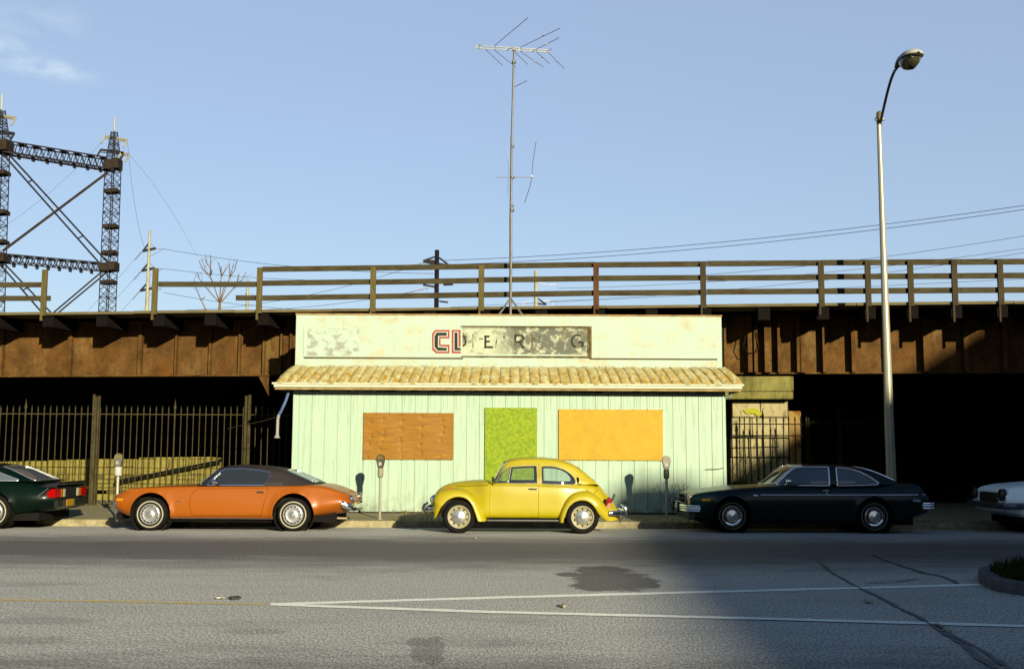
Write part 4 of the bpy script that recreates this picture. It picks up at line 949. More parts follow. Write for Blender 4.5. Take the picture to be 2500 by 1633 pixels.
wire('low wire sagging right from the transmission pole under the top rails', (398, 714, 70), (1060, 757, 60), .5, .012)
wire('wire rising right from the deck to the black pole crossarm', (455, 757, 62), (1040, 640, 52), .5, .010)
wire('lower wire rising right from the deck to the black pole', (620, 757, 60), (1045, 705, 52), .2, .010)
wire('upper wire running down left from the transmission pole', (345, 614, 70), (175, 800, 74), .1, .011)
wire('middle wire running down left from the transmission pole', (343, 662, 70), (215, 800, 74), .1, .011)
wire('lowest wire running down left from the transmission pole', (340, 710, 70), (255, 800, 74), .1, .011)
wire('faint wire hanging from the right end of the upper gantry crossarm', (311, 345, 85), (352, 604, 72), 1.0, .010)
wire('faint long wire sloping right from the gantry peak', (316, 380, 85), (480, 625, 90), -.6, .010)
wire('faint wire sloping left from the gantry crossarm to the other tower', (257, 338, 85), (0, 560, 80), .5, .009)

# bare tree behind the railing
BARK = mat('pale bare bark', (.30, .20, .11), rough=.9, vary=.3, scale=4)
def px_tree(name, label, Y, segs, trunk, m):
    b = P(trunk[0][0], trunk[0][1], Y); b.z = 0
    t = thing(name, label, 'tree', b); k = MB(); pts = [Vector(b)]+[P(x, y, Y) for x, y in trunk[1:]]; k.tube(pts, [.08, .06, .045][:len(pts)] if len(pts) == 3 else [.1, .07], 7); k.build('trunk', m, t, off=t.location)
    k = MB()
    for s in segs:
        q = [P(x, y, Y+random.uniform(-1.2, 1.2)*i/3) for i, (x, y) in enumerate(s)]; n = len(q)
        k.tube(q, [.020*(1-i/n)+.006 for i in range(n)], 5)
        for a_, b_ in zip(q[1:-1], q[2:]):
            for _ in range(2):
                o = a_.lerp(b_, random.random()); d = (b_-a_).normalized()+Vector((random.uniform(-.8, .8), random.uniform(-.5, .5), random.uniform(0, .5))); k.tube([o, o+d.normalized()*random.uniform(.2, .6)], [.007, .004], 4)
    k.build('branches', m, t, off=t.location)
T = lambda *a: [PA(*p) for p in a]
px_tree('bare_tree', 'small leafless tree with fanned bare branches behind the low rail', 45,
    [T((1225,1345),(1165,1160),(1105,1010),(1050,960),(1010,820)), T((1105,1010),(1108,880),(1110,735)), T((1105,1005),(1010,920),(960,810)), T((1110,1000),(1130,940),(1060,840),(1050,795)),
     T((1225,1345),(1235,1160),(1245,1000),(1210,830)), T((1245,1010),(1290,940),(1335,870)), T((1245,1000),(1240,880)), T((1230,1345),(1300,1150),(1350,1030),(1400,860)), T((1350,1030),(1420,920),(1440,815)), T((1350,1040),(1348,850)),
     T((1235,1345),(1330,1240),(1440,1110),(1500,1060),(1565,960)), T((1440,1110),(1470,975)), T((1220,1340),(1110,1220),(1020,1110),(960,1030),(945,960)), T((1230,1345),(1260,1200),(1300,1100))],
    [PA(1228,1430), PA(1226,1400), PA(1226,1340)], BARK)
px_tree('bare_tree', 'thin leaning bare sapling left of the fanned tree', 46, [T((1045,1425),(985,1300),(930,1170),(900,1060)), T((985,1310),(1040,1270))], [PA(1060,1440), PA(1045,1425)], BARK)

# dry weeds and bare bushes
def bush(label, cx, Y, w, h, n, m, zb=None):
    x = P(cx, 1230, Y).x; z0 = ZS(Y) if zb is None else zb; t = thing('bare_bush', label, 'bush', (x, Y, z0)); k = MB(); rnd = random.Random(int(cx))
    def grow(p, d, l, r, lv):
        q = p+d*l; k.tube([p, p.lerp(q, .5)+Vector((rnd.uniform(-.02,.02), rnd.uniform(-.02,.02), 0)), q], [r, r*.8, r*.55], 4, False)
        if lv:
            for _ in range(rnd.choice((2, 3))): grow(q, (d+Vector((rnd.uniform(-.7,.7), rnd.uniform(-.7,.7), rnd.uniform(-.1,.5)))).normalized(), l*rnd.uniform(.55,.8), r*.6, lv-1)
    for i in range(n):
        a = rnd.uniform(0, 6.28); grow(Vector((rnd.uniform(-w,w)*.4, rnd.uniform(-.08,.08), 0)), Vector((math.cos(a)*.35, math.sin(a)*.35, 1)).normalized(), h*rnd.uniform(.3,.45), .008, 3)
    k.build('branches', m, t); return t
TW = mat('dark twig', (.07, .06, .035), rough=.9, vary=.3)
bush('thin leafless bush against the mint wall by the light meter', 1655, 24.9, .35, .75, 5, TW)
bush('tangled dark bare bush at the foot of the dark iron fence', 1850, 25.5, 1.6, .85, 16, mat('black twig', (.02, .018, .014), rough=.9))
bush('scrubby bare bush climbing the left end of the dark iron fence', 1800, 25.75, .5, 1.7, 9, mat('black twig', (.02, .018, .014), rough=.9))
# grass tufts on the verge
def tufts():
    k = MB(); rnd = random.Random(3)
    for _ in range(2600):
        x = rnd.uniform(-14, 10); y = rnd.choice((rnd.gauss(23.5, .05), rnd.gauss(25.08, .04) if -4.9 < x < 4.8 else rnd.gauss(27.4, .25), rnd.gauss(27.5, .3) if x < -5 else rnd.gauss(25.1, .05)))
        if y < 23.46: continue
        if -4.9 < x < 4.8 and y > 25.15: y = 25.1
        if math.sin(x*2.3)+math.sin(x*5.1+1) < rnd.uniform(-.6, 1.4): continue
        z = ZS(y); h = rnd.uniform(.03, .11); a = rnd.uniform(0, 6.28); lx, ly = rnd.uniform(-.05, .05), rnd.uniform(-.05, .05)
        k.add([(x-.01*math.cos(a), y-.01*math.sin(a), z), (x+.01*math.cos(a), y+.01*math.sin(a), z), (x+lx, y+ly, z+h)], [(0,1,2)])
    tag(k.build('dry_grass', mat('dry grass', (.30, .25, .09), rough=.9, vary=.6, scale=3)), 'straggling dry grass along the kerb and fence foot', 'grass', kind='stuff')
tufts()
# litter
LIT = mat('white scrap', (.75, .74, .66), rough=.8, vary=.2, scale=10)
def scrap(label, px, py, w, h, m=LIT, z=0.0):
    c = G(px, py, z); c.z += .004; t = MB(); rnd = random.Random(px); n = 7
    pts = [(c.x+math.cos(a)*w*rnd.uniform(.6, 1), c.y+math.sin(a)*h*rnd.uniform(.6, 1)) for a in [6.283*i/n for i in range(n)]]
    V = [(x, y, c.z+rnd.uniform(0, .02)) for x, y in pts]+[(x, y, c.z+rnd.uniform(.022, .03)) for x, y in pts]
    t.add(V, [tuple(range(n))[::-1], tuple(range(n, 2*n))]+[(i, (i+1) % n, (i+1) % n+n, i+n) for i in range(n)])
    o = t.build('paper_scrap', m, off=c); o.location = c; tag(o, label, 'litter', 'litter on the road and pavement')
scrap('white paper scrap lying beside the yellow centre line', 537, 1462, .05, .10)
scrap('dark flattened scrap right beside the white one near the yellow line', 572, 1463, .07, .07, mat('dark scrap', (.08, .08, .06), rough=.8))
scrap('crumpled yellowish scrap between the two converging white lines', 1376, 1482, .035, .10, mat('yellow scrap', (.6, .58, .4), rough=.8))
scrap('flat white scrap on the shaded road between the two white lines', 2118, 1471, .06, .09)
scrap('curled white scrap on the shaded road below the lower white line', 2314, 1544, .045, .08)
scrap('white scrap on the pavement between the green and orange cars', 243, 1237, .08, .12, LIT, .15)
scrap('tiny pale chip on the road in front of the yellow car', 1160, 1316, .03, .06)
# ================================================================ CARS
CHROME = mat('chrome', (.62, .62, .62), rough=.12, metal=1.0, vary=.12, scale=12)
SATIN = mat('satin wheel metal', (.55, .55, .53), rough=.28, metal=.9, vary=.2, scale=14)
RUBBER = mat('tyre rubber', (.018, .017, .016), rough=.85, vary=.4, scale=20, bump=.2)
WHITEW = mat('whitewall rubber', (.56, .52, .40), rough=.7, vary=.12, scale=12)
WELL = mat('wheel well', (.03, .027, .02), rough=.95, vary=.4, scale=10)
SEAM = mat('panel gap', (.012, .010, .009), rough=.9)
INTER = mat('dark car interior', (.025, .025, .03), rough=.85, vary=.3, scale=6)
UNDER = mat('underbody', (.015, .014, .013), rough=.95)
class Car: pass
def car_new(name, label, ox, oy, s, Yn, xc_px, k=0.0, gz=0.0):
    c = Car(); c.ox, c.oy, c.s, c.Yn, c.k = ox, oy, s, Yn, k; c.hw = None
    c.X0 = P(xc_px, 1290, Yn).x; c.gz = gz; c.root = thing(name, label, 'car'); return c
def cv(c, cx, cy, dy=0.0):
    p = P(c.ox+cx/c.s, c.oy+cy/c.s, c.Yn+dy); x = p.x-c.X0; return (x, p.z+c.k*x+c.gz)
def cvs(c, pts, dy=0.0): return [cv(c, a, b, dy) for a, b in pts]
def bodysec(f, cs=.10):
    def sec(x):
        zb, wb, wm, zm, ws, zs, zt = (f[q](x) for q in ('zb', 'wb', 'wm', 'zm', 'ws', 'zs', 'zt'))
        zs = min(zs, zt-.02); zm = min(zm, zs-.03); zb = min(zb, zm-.05)
        e = min(.03, (zt-zs)*.5); r = min(cs, ws*.4)
        return [(0, zb), (wb*.6, zb), (wb, zb+.03), (wm, zm), (ws, zs), (ws-r, zt-e*.5), ((ws-r)*.5, zt-.004), (0, zt)]
    return sec
def flare(mb, arches):
    out = []
    for x, y, z in mb.v:
        if abs(y) > .4:
            for xc, zc, ra, amt, wd in arches:
                r = math.hypot(x-xc, z-zc)
                if z > zc-.15: y += math.copysign(amt*math.exp(-((r-ra)/wd)**2), y)
        out.append((x, y, z))
    mb.v = out
def cyl(xc, zc, r, y0, y1, n=48):
    k = MB(); k.prism([(xc+r*math.cos(2*math.pi*i/n), zc+r*math.sin(2*math.pi*i/n)) for i in range(n)], y0, y1, 'Y'); return k.build('cut', SEAM)
def pr(poly, d0, d1, axis='Y'): k = MB(); k.prism(poly, d0, d1, axis); return k.build('cut', SEAM)
def inset(poly, d):
    cx = sum(p[0] for p in poly)/len(poly); cy = sum(p[1] for p in poly)/len(poly); w = (max(p[0] for p in poly)-min(p[0] for p in poly))/2; h = (max(p[1] for p in poly)-min(p[1] for p in poly))/2
    return [(cx+(x-cx)*(1-d/w), cy+(y-cy)*(1-d/h)) for x, y in poly]
def rounded(poly, r=.03, n=4):
    out = []; N_ = len(poly)
    for i in range(N_):
        p = Vector(poly[i]); a = Vector(poly[i-1]); b = Vector(poly[(i+1) % N_])
        rr = min(r, (a-p).length*.45, (b-p).length*.45); s = p+(a-p).normalized()*rr; e = p+(b-p).normalized()*rr
        for j in range(n+1):
            t = j/n; out.append(tuple((1-t)**2*s+2*t*(1-t)*p+t*t*e))
    return out
def bvh(o): return BVHTree.FromPolygons([v.co for v in o.data.vertices], [tuple(p.vertices) for p in o.data.polygons])
def onto(tree, x, z, side=-1, off=.002):
    hit = tree.ray_cast(Vector((x, side*2.5, z)), Vector((0, -side, 0)))
    return None if hit[0] is None else Vector((x, hit[0].y+side*off, z))
def line_on(tree, pts, r, name, m, par, side=-1, off=.002, n=5, dens=6, closed=False):
    q = []; pts = list(pts)+([pts[0]] if closed else [])
    for (a, b) in zip(pts[:-1], pts[1:]):
        for j in range(dens): q.append((a[0]+(b[0]-a[0])*j/dens, a[1]+(b[1]-a[1])*j/dens))
    q.append(pts[-1]); P3 = [onto(tree, x, z, side, off) for x, z in q]; P3 = [p for p in P3 if p is not None]
    if len(P3) < 2: return None
    k = MB(); k.tube(P3, r, n); return k.build(name, m, par, smooth=True)
def wheel(c, x, y, z, r, style, side=-1):
    w = bpy.data.objects.new('wheel', None); col.objects.link(w); w.parent = c.root; w.location = (x, y, z); s = side
    L = lambda pf: [(a, b*-s) for a, b in pf]   # profile depth: + is inward
    rr = r*(.66 if style == 'bug' else .60)
    k = MB(); k.lathe(L([(rr-.02, .17), (r*.93, .175), (r, .15), (r, .035), (r*.965, .01), (r*.86, -.012), (rr+.01, -.004), (rr-.01, .01), (rr-.02, .17)]), 44, 'Y'); k.build('tyre', RUBBER, w, smooth=True)
    if style in ('white', 'thin'):
        a, b = (r*.725, r*.80) if style == 'white' else (r*.745, r*.775)
        k = MB(); k.lathe(L([(a, -.006), (a, -.0125), ((a+b)/2, -.0155), (b, -.0115), (b, -.004)]), 44, 'Y'); k.build('whitewall', WHITEW, w, smooth=True)
    if style == 'bug':
        k = MB(); k.lathe(L([(rr+.012, -.004), (rr+.006, -.014), (rr-.012, -.012), (rr-.02, .012), (rr-.045, .022), (rr*.66, .01), (rr*.60, .02), (.01, .03)]), 40, 'Y'); k.build('rim', mat('cream wheel paint', (.50, .46, .30), rough=.5, vary=.2, scale=12), w, smooth=True)
        k = MB()
        for i in range(10):
            a = 2*math.pi*(i+.5)/10; q = Vector((math.cos(a)*rr*.76, 0, math.sin(a)*rr*.76)); k.lathe([(.001, 0), (.017, 0), (.017, .006)], 8, 'Y', q+Vector((0, s*-.0+ (.008 if s < 0 else -.014), 0)))
        k.build('rim_slot', SEAM, w)
        k = MB(); k.lathe(L([(.128, .012), (.126, -.004), (.105, -.018), (.06, -.026), (.045, -.034), (.03, -.040), (.001, -.041)]), 32, 'Y'); k.build('hubcap', SATIN, w, smooth=True)
    else:
        k = MB(); k.lathe(L([(rr+.008, -.002), (rr+.004, -.012), (rr-.012, -.012), (rr-.022, .012), (rr-.05, .025), (.02, .03)]), 40, 'Y'); k.build('rim', CHROME if style == 'thin' else SATIN, w, smooth=True)
        if style == 'thin':
            k = MB(); k.lathe(L([(rr*.62, .024), (rr*.60, -.008), (rr*.55, -.02), (rr*.3, -.028), (.03, -.040), (.001, -.042)]), 36, 'Y'); k.build('hubcap', SATIN, w, smooth=True)
            k = MB(); k.lathe(L([(rr*.92, -.002), (rr*.90, .02), (rr*.66, .022), (rr*.64, .01)]), 36, 'Y'); k.build('rim_shadow_band', mat('black rim paint', (.03, .03, .035), rough=.5), w, smooth=True)  # black ring between rim and hubcap
        else:
            k = MB(); k.lathe(L([(rr*.90, .012), (rr*.88, -.008), (rr*.80, -.014), (rr*.70, -.010), (rr*.45, -.004), (rr*.2, -.018), (.03, -.028), (.001, -.030)]), 40, 'Y'); k.build('hubcap', SATIN, w, smooth=True)
            k = MB()
            for i in range(14):
                a = 2*math.pi*i/14; da = .14; q = []
                for rad_, aa in ((rr*.86, a-da), (rr*.86, a+da), (rr*.77, a+da), (rr*.77, a-da)): q.append((math.cos(aa)*rad_, math.sin(aa)*rad_))
                k.prism(q, s*.010, s*.016, 'Y')
            k.build('hubcap_slot', SEAM, w)
    return w
def cabin_mesh(c, x0, x1, fz, fzb, fw, tum, off=0.0, nx=70, bow=(0, 0), down=0.0):
    """closed cabin volume, inset by off"""
    def sec(x):
        zb = fzb(x)-down; zt = fz(x)-off*1.25; h = max(zt-zb, .006); wb = max(fw(x)-off, .02); hh = max(fz(x)-fzb(x), .0)
        wt = max(wb-tum*max(h-down, .001), .05); rc = min(.055, .3*h); q = min(.12, wt*.3)
        return [(0, zb), (wb*.6, zb), (wb, zb+min(.005, h*.1)), (wb-tum*max(h*.5-down, 0), zb+h*.5), (wt, zt-rc), (wt-q*.45, zt-rc*.28), (wt-q*1.6, zt-rc*.02+.0), (0, zt+min(.018, h*.1))]
    xs = np.linspace(x0+off, x1-off, nx); mb = loft(xs, sec, 3); L = x1-x0
    mb.v = [(x+(bow[0]*max(0, 1-(x-x0)/L*1.6)**1.2-bow[1]*max(0, ((x-x0)/L-.4)/.6)**1.2)*min(1.2, abs(y)/.72)**2, y, z) for x, y, z in mb.v]
    return mb
def build_cabin(c, x0, x1, fz, fzb, fw, tum, sides, shield, rear, paint, trim_r=.011, bow=(0, 0), glass=None, trim=CHROME, trims=True, rglass=None):
    """hollow roof shell with cut windows, separate panes, bright window trims"""
    A_ = lambda off, down: cabin_mesh(c, x0, x1, fz, fzb, fw, tum, off, bow=bow, down=down)
    outer = A_(0, 0).build('roof', paint, c.root); tree = bvh(outer); c.ctree = tree
    boolean(outer, A_(.035, .06).build('cut', INTER))
    thin = boolean(A_(.006, 0).build('g', glass), A_(.014, .06).build('cut', glass))
    zlo = min(fzb(x0), fzb(x1))+.015
    for nm, poly in (('windshield', shield), ('rear_window', rear)):
        if not poly: continue
        y1 = 2.2
        g_ = mesh_copy(thin, nm); boolean(g_, pr(poly, zlo, y1, 'Z'), 'INTERSECT'); smooth(g_); g_.parent = c.root
        g_.data.materials.clear(); g_.data.materials.append(rglass if (rglass and nm == 'rear_window') else glass)
        boolean(outer, pr(inset(poly, -.001), zlo, y1, 'Z'))
        if trims:
            k = MB(); q = []
            for i in range(len(poly)):
                a, b = poly[i], poly[(i+1) % len(poly)]
                for j in range(5):
                    x, y = a[0]+(b[0]-a[0])*j/5, a[1]+(b[1]-a[1])*j/5; h = tree.ray_cast(Vector((x, y, 3)), Vector((0, 0, -1)))
                    if h[0] is not None: q.append(h[0]+Vector((0, 0, .003)))
            if len(q) > 3: k.tube(q+[q[0]], trim_r, 5); k.build('window_trim', trim, g_, smooth=True)
    for poly in sides:
        for sd in (-1, 1):
            g_ = mesh_copy(thin, 'side_window'); boolean(g_, pr(poly, .3*sd, 1.6*sd), 'INTERSECT'); smooth(g_); g_.parent = c.root
            if trims: line_on(tree, poly, trim_r, 'window_trim', trim, g_, side=sd, closed=True, dens=2)
        boolean(outer, pr(poly, -1.6, 1.6))
    bpy.data.objects.remove(thin); smooth(outer, 40); return outer
def seat(c, x, y, z, h=.5, w=.5):
    k = MB(); k.prism(rounded([(x, z-.3), (x+.12, z-.3), (x+.24, z+h), (x+.12, z+h+.02)], .04), y-w/2, y+w/2, 'Y'); k.build('seat', INTER, c.root, smooth=True)
def steering(c, x, y, z, r=.19):
    k = MB(); pts = []
    for i in range(25):
        a = 2*math.pi*i/24; pts.append((x+.35*r*math.sin(a), y+r*math.cos(a), z+r*.9*math.sin(a)))
    k.tube(pts, .011, 6); k.tube([(x, y-r, z), (x, y+r, z)], .009, 5); k.build('steering_wheel', INTER, c.root, smooth=True)
def place(c, hw): c.root.location = (c.X0, c.Yn+hw, 0); c.hw = hw
def wells(c, arches, hw, dep=.36):
    for xc, zc, ra in arches:
        for s in (-1, 1):
            k = MB(); k.lathe([(ra-.004, s*(hw-.04)), (ra-.004, s*(hw-dep)), (.02, s*(hw-dep))], 40, 'Y', (xc, 0, zc)); k.build('wheel_well', WELL, c.root)
def split_door(c, body, poly, depth=.16, hw=.94, name='door', g=.005):
    out = []
    for s in (-1, 1):
        d = mesh_copy(body, name); boolean(d, pr(inset(poly, g), s*(hw-depth-.05), s*1.4), 'INTERSECT'); d.parent = c.root; out.append(d)
    for s in (-1, 1): boolean(body, pr(poly, s*(hw-depth), s*1.4))
    for d in out: smooth(d, 40)
    return out

# ---------------------------------------------------------------- orange fastback
def orange_car():
    c = car_new('parked_car', 'orange two door fastback coupe with black vinyl roof parked by the iron fence', 240, 1100, 3.606, 21.40, 570, k=.0085, gz=0)
    hw = .93; place(c, hw)
    z0 = (cv(c, 445, 690)[1]+cv(c, 1712, 703)[1])/2; c.gz = -z0
    OR_ = mat('orange metallic paint', (.47, .150, .001), rough=.38, metal=.1, vary=.14, scale=70, coat=.2, spec=.22); VIN = mat('black vinyl roof', (.035, .026, .028), rough=.6, vary=.3, scale=50, bump=.3, bscale=150)
    D = .0; C = .93
    zt = cvs(c, [(1500,292),(1750,290),(1900,292)], .2)
    front = cvs(c, [(125,352),(160,332),(240,318),(400,302),(600,293),(780,288)], .75)
    mid = [(cv(c, x, 296, .15)) for x in (900, 1200, 1500)]
    rear = [cv(c, x, y, .75) for x, y in ((1940,285),(2010,292),(2080,308),(2160,338),(2225,368),(2255,392))]
    e0 = cv(c, 112, 400)[0]; e1 = cv(c, 2205, 400)[0]+.02
    top = [(e0, front[0][1]-.012)]+front+mid+[cv(c, 1750, 294, .15)]+rear; top = [p for p in top if p[0] <= e1]+[(e1, rear[-1][1])]
    tp = []; 
    for p in sorted(top):
        if not tp or p[0]-tp[-1][0] > .02: tp.append(p)
    X = lambda cx: cv(c, cx, 400)[0]
    f = dict(zt=pchip(tp), zb=pchip([(e0,.34),(X(160),.30),(X(300),.25),(X(640),.215),(X(1530),.215),(X(1880),.27),(X(2050),.31),(X(2160),.35),(e1,.44)]),
             wb=pchip([(e0,.50),(X(150),.66),(X(300),.80),(X(640),.86),(X(1600),.86),(X(2000),.74),(e1,.55)]),
             wm=pchip([(e0,.72),(X(125),.80),(X(160),.845),(X(300),.895),(X(445),.92),(X(1000),.925),(X(1712),.925),(X(1950),.90),(X(2100),.86),(X(2180),.80),(e1,.68)]),
             zm=pchip([(e0,.50),(X(300),.46),(X(1000),.40),(X(1900),.46),(e1,.56)]),
             ws=pchip([(e0,.66),(X(125),.73),(X(160),.77),(X(300),.84),(X(600),.865),(X(1000),.865),(X(1500),.85),(X(1712),.85),(X(1950),.83),(X(2100),.80),(e1,.66)]),
             zs=pchip([(e0,.70),(X(160),.745),(X(300),.77),(X(600),.79),(X(1000),.80),(X(1500),.80),(X(1750),.79),(X(2000),.73),(X(2160),.66),(e1,.60)]))
    xs = np.concatenate([np.linspace(e0, e0+.1, 5)[:-1], np.linspace(e0+.1, e1-.1, 112), np.linspace(e1-.1, e1, 5)[1:]])
    mb = loft(xs, bodysec(f, .09), 4)
    xf, xr = cv(c, 452, 560)[0], cv(c, 1712, 570)[0]; zc_ = .315; ra = .392
    ar = [(xf, zc_+.02, ra, .022, .045), (xr, zc_+.02, ra, .03, .05)]; flare(mb, ar)
    # plan bow: pull the corners of nose and tail round
    body = mb.build('body', OR_, c.root)
    for xc, zc, r_, _, _ in ar:
        for s in (-1, 1): boolean(body, cyl(xc, zc, r_, s*.55, s*1.3))
    btree = bvh(body)
    door = [cv(c, a, b) for a, b in ((868,320),(832,350),(806,390),(797,430),(803,480),(815,520),(826,552),(1100,556),(1436,562),(1446,500),(1462,430),(1480,370),(1488,335),(1487,318))]
    ds = split_door(c, body, door, hw=hw); smooth(body, 38)
    wells(c, [(a[0], a[1], a[2]) for a in ar], hw)
    # bright edge on the wheel openings
    # cabin
    fz = pchip([cv(c, a, b, C) for a, b in ((888,287),(930,258),(1000,209),(1060,167),(1100,142),(1180,124),(1300,118),(1450,124),(1600,140),(1700,163),(1800,203),(1900,246),(1972,281))])
    x0, x1 = cv(c, 888, 287, C)[0], cv(c, 1972, 281, C)[0]
    bz = cv(c, 1200, 297, .15)[1]-.012
    W = lambda cx, b, dy=.22: cv(c, cx, b, dy)
    side = rounded([W(958,289,.18), W(1012,232,.24), W(1075,174,.3), W(1118,150,.33), W(1270,148,.33), W(1420,163,.32), W(1522,181,.3), W(1500,228,.26), W(1475,278,.2), W(1466,293,.18)], .02)
    XC = lambda cx: cv(c, cx, 250, C)[0]
    fw = pchip([(x0, .74), (x0+.25, .79), (x0+.8, .80), (x1-.9, .80), (x1-.45, .76), (x1, .64)])
    shield = rounded([(x0+.03, -.62), (XC(1080), -.50), (XC(1080), .50), (x0+.03, .62)], .05)
    shield = [(x+.16*(abs(y)/.6)**2, y) for x, y in [(x0+.03, -.66), (XC(1080)-.02, -.50)]+[(XC(1080)-.02, y) for y in (-.35,-.2,0,.2,.35)]+[(XC(1080)-.02, .50), (x0+.03, .66)]+[(x0+.03, y) for y in (.5,.3,.1,-.1,-.3,-.5)]]
    rear_ = rounded([(XC(1700), -.46), (XC(1940), -.50), (XC(1940), .50), (XC(1700), .46)], .06)
    GL = glass_mat('smoky car glass', (.35, .40, .45), .9, refl=.6); GR = glass_mat('clear rear glass', (.85, .88, .80), .92)
    build_cabin(c, x0, x1, fz, lambda x: bz, fw, .42, [side], shield, rear_, VIN, bow=(.20, .02), glass=GL, rglass=GR)
    k = MB(); k.box((x0+.25, -.70, bz+.004), (x1-.35, .70, bz+.02)); k.build('interior', INTER, c.root)
    for s in (-.35, .35): seat(c, XC(1330), s, bz, .19, .46); seat(c, XC(1560), s, bz, .10, .5)
    steering(c, XC(1150), -.36, bz+.09)
    # wheels
    wheel(c, xf-.01, -hw+.065, zc_, .318, 'white'); wheel(c, xr-.005, -hw+.065, zc_, .318, 'white'); wheel(c, xf, hw-.065, zc_, .318, 'white', 1); wheel(c, xr, hw-.065, zc_, .318, 'white', 1)
    for s in (-1, 1):
        # lights, bumper quarters, trims
        def patch(p0, p1, m, nm, d=.012):
            a, b = cv(c, *p0), cv(c, *p1); xs_ = (a[0], b[0]); pts = [onto(btree, x, z, s, .0) for x in (a[0], b[0]) for z in (b[1], a[1])]
            if any(p is None for p in pts): return
            k = MB(); o_ = Vector((0, s*d, 0)); i_ = Vector((0, -s*.02, 0)); v = [p+i_ for p in pts]+[p+o_ for p in pts]
            k.add(v, [(0,1,3,2),(4,5,7,6),(0,1,5,4),(2,3,7,6),(0,2,6,4),(1,3,7,5)]); k.build(nm, m, c.root, bevel=.004)
        patch((142,400), (205,420), mat('amber lens', (.85, .42, .01), rough=.25, vary=.1), 'side_marker')
        patch((2080,434), (2145,452), mat('red lens', (.42, .01, .012), rough=.25, vary=.2), 'side_marker', .008)
        line_on(btree, [cv(c, 648, 577), cv(c, 900, 580), cv(c, 1200, 584), cv(c, 1528, 590)], .011, 'rocker_trim', CHROME, c.root, s, .004)
        h = [cv(c, 1392, 352), cv(c, 1455, 356)]; q = [onto(btree, *p_, s, .03) for p_ in h]
        if all(q): k = MB(); k.bar(q[0], q[1], .022, .03); k.build('handle', CHROME, ds[0] if s < 0 else ds[1], bevel=.004)
        line_on(btree, [cv(c, 690, 430), cv(c, 740, 434)], .006, 'badge', CHROME, c.root, s, .004)
        # round tail lamps in the chrome edged tail panel
        for yy in (.52, .70):
            zc2 = cv(c, 2230, 418, .3)[1]; k = MB(); k.lathe([(.001, e1+.028), (.052, e1+.022), (.062, e1-.0)], 20, 'X', (0, s*(yy-.05), zc2)); k.build('tail_light', mat('tail lamp lens', (.30, .06, .02), rough=.25, vary=.2), c.root, smooth=True)
            k = MB(); k.lathe([(.062, e1-.0), (.066, e1+.024), (.076, e1+.018), (.08, e1-.02)], 20, 'X', (0, s*(yy-.05), zc2)); k.build('lamp_ring', CHROME, c.root, smooth=True)
    # bumpers
    def bumper(pts, h, t, nm='bumper'):
        k = MB(); pts = spline(pts, 5); k.tube(pts, t/2, 8); k.v = [(x, y, pts[0][2]+(z-pts[0][2])*h/t) for x, y, z in k.v]; return k.build(nm, CHROME, c.root, smooth=True)
    zf = cv(c, 140, 451)[1]; bumper([(e0+.17, -.83, zf), (e0+.02, -.80, zf), (e0-.055, -.68, zf), (e0-.06, -.42, zf)], .055, .035); bumper([(e0+.17, .83, zf), (e0+.02, .80, zf), (e0-.055, .68, zf), (e0-.06, .42, zf)], .055, .035)
    zr = cv(c, 2200, 478)[1]; bumper([(e1-.16, -.845, zr+.02), (e1-.02, -.80, zr), (e1+.055, -.62, zr-.01), (e1+.08, 0, zr-.01), (e1+.055, .62, zr-.01), (e1-.02, .80, zr), (e1-.16, .845, zr+.02)], .13, .05)
    k = MB(); k.box((e1-.02, -.22, .40), (e1+.03, .22, .53)); k.build('number_plate', mat('plate', (.6, .55, .3), rough=.6), c.root)
    k = MB(); k.box((e0-.012, -.36, .45), (e0+.08, .36, .64)); k.build('grille', SEAM, c.root)
    k = MB(); k.box((e0+.02, -.66, .20), (e0+.12, .66, .33)); k.build('front_valance', UNDER, c.root)
    k = MB(); k.bar((e0+.0, -.60, zf-.02), (e0+.03, -.60, .16), .05); k.build('bumper_guard', CHROME, c.root)
    for s in (-1, 1):
        k = MB(); k.lathe([(.001, e0-.035), (.06, e0-.03), (.085, e0-.01), (.09, e0+.05)], 20, 'X', (0, s*.56, .60)); k.build('headlight', mat('headlight glass', (.6, .6, .58), rough=.15, metal=.4), c.root, smooth=True)
    m0 = cv(c, 1020, 262, -.02); k = MB(); k.lathe([(.001, -.05), (.04, -.045), (.048, -.01), (.04, .03), (.001, .05)], 14, 'X', (m0[0], -hw+.0, m0[1])); k.tube([(m0[0], -hw, m0[1]-.03), (m0[0]-.01, -hw+.09, m0[1]-.085)], .011, 6); k.build('mirror', CHROME, c.root, smooth=True)
    k = MB(); k.box((e0+.35, -.72, .17), (e1-.3, .72, .36)); k.build('underbody', UNDER, c.root)
    k = MB(); k.tube([(e1-.5, -.5, .24), (e1-.1, -.5, .23)], .022, 10); k.build('exhaust_pipe', mat('dull exhaust', (.25, .2, .12), rough=.5, metal=.6), c.root, smooth=True)
orange_car()

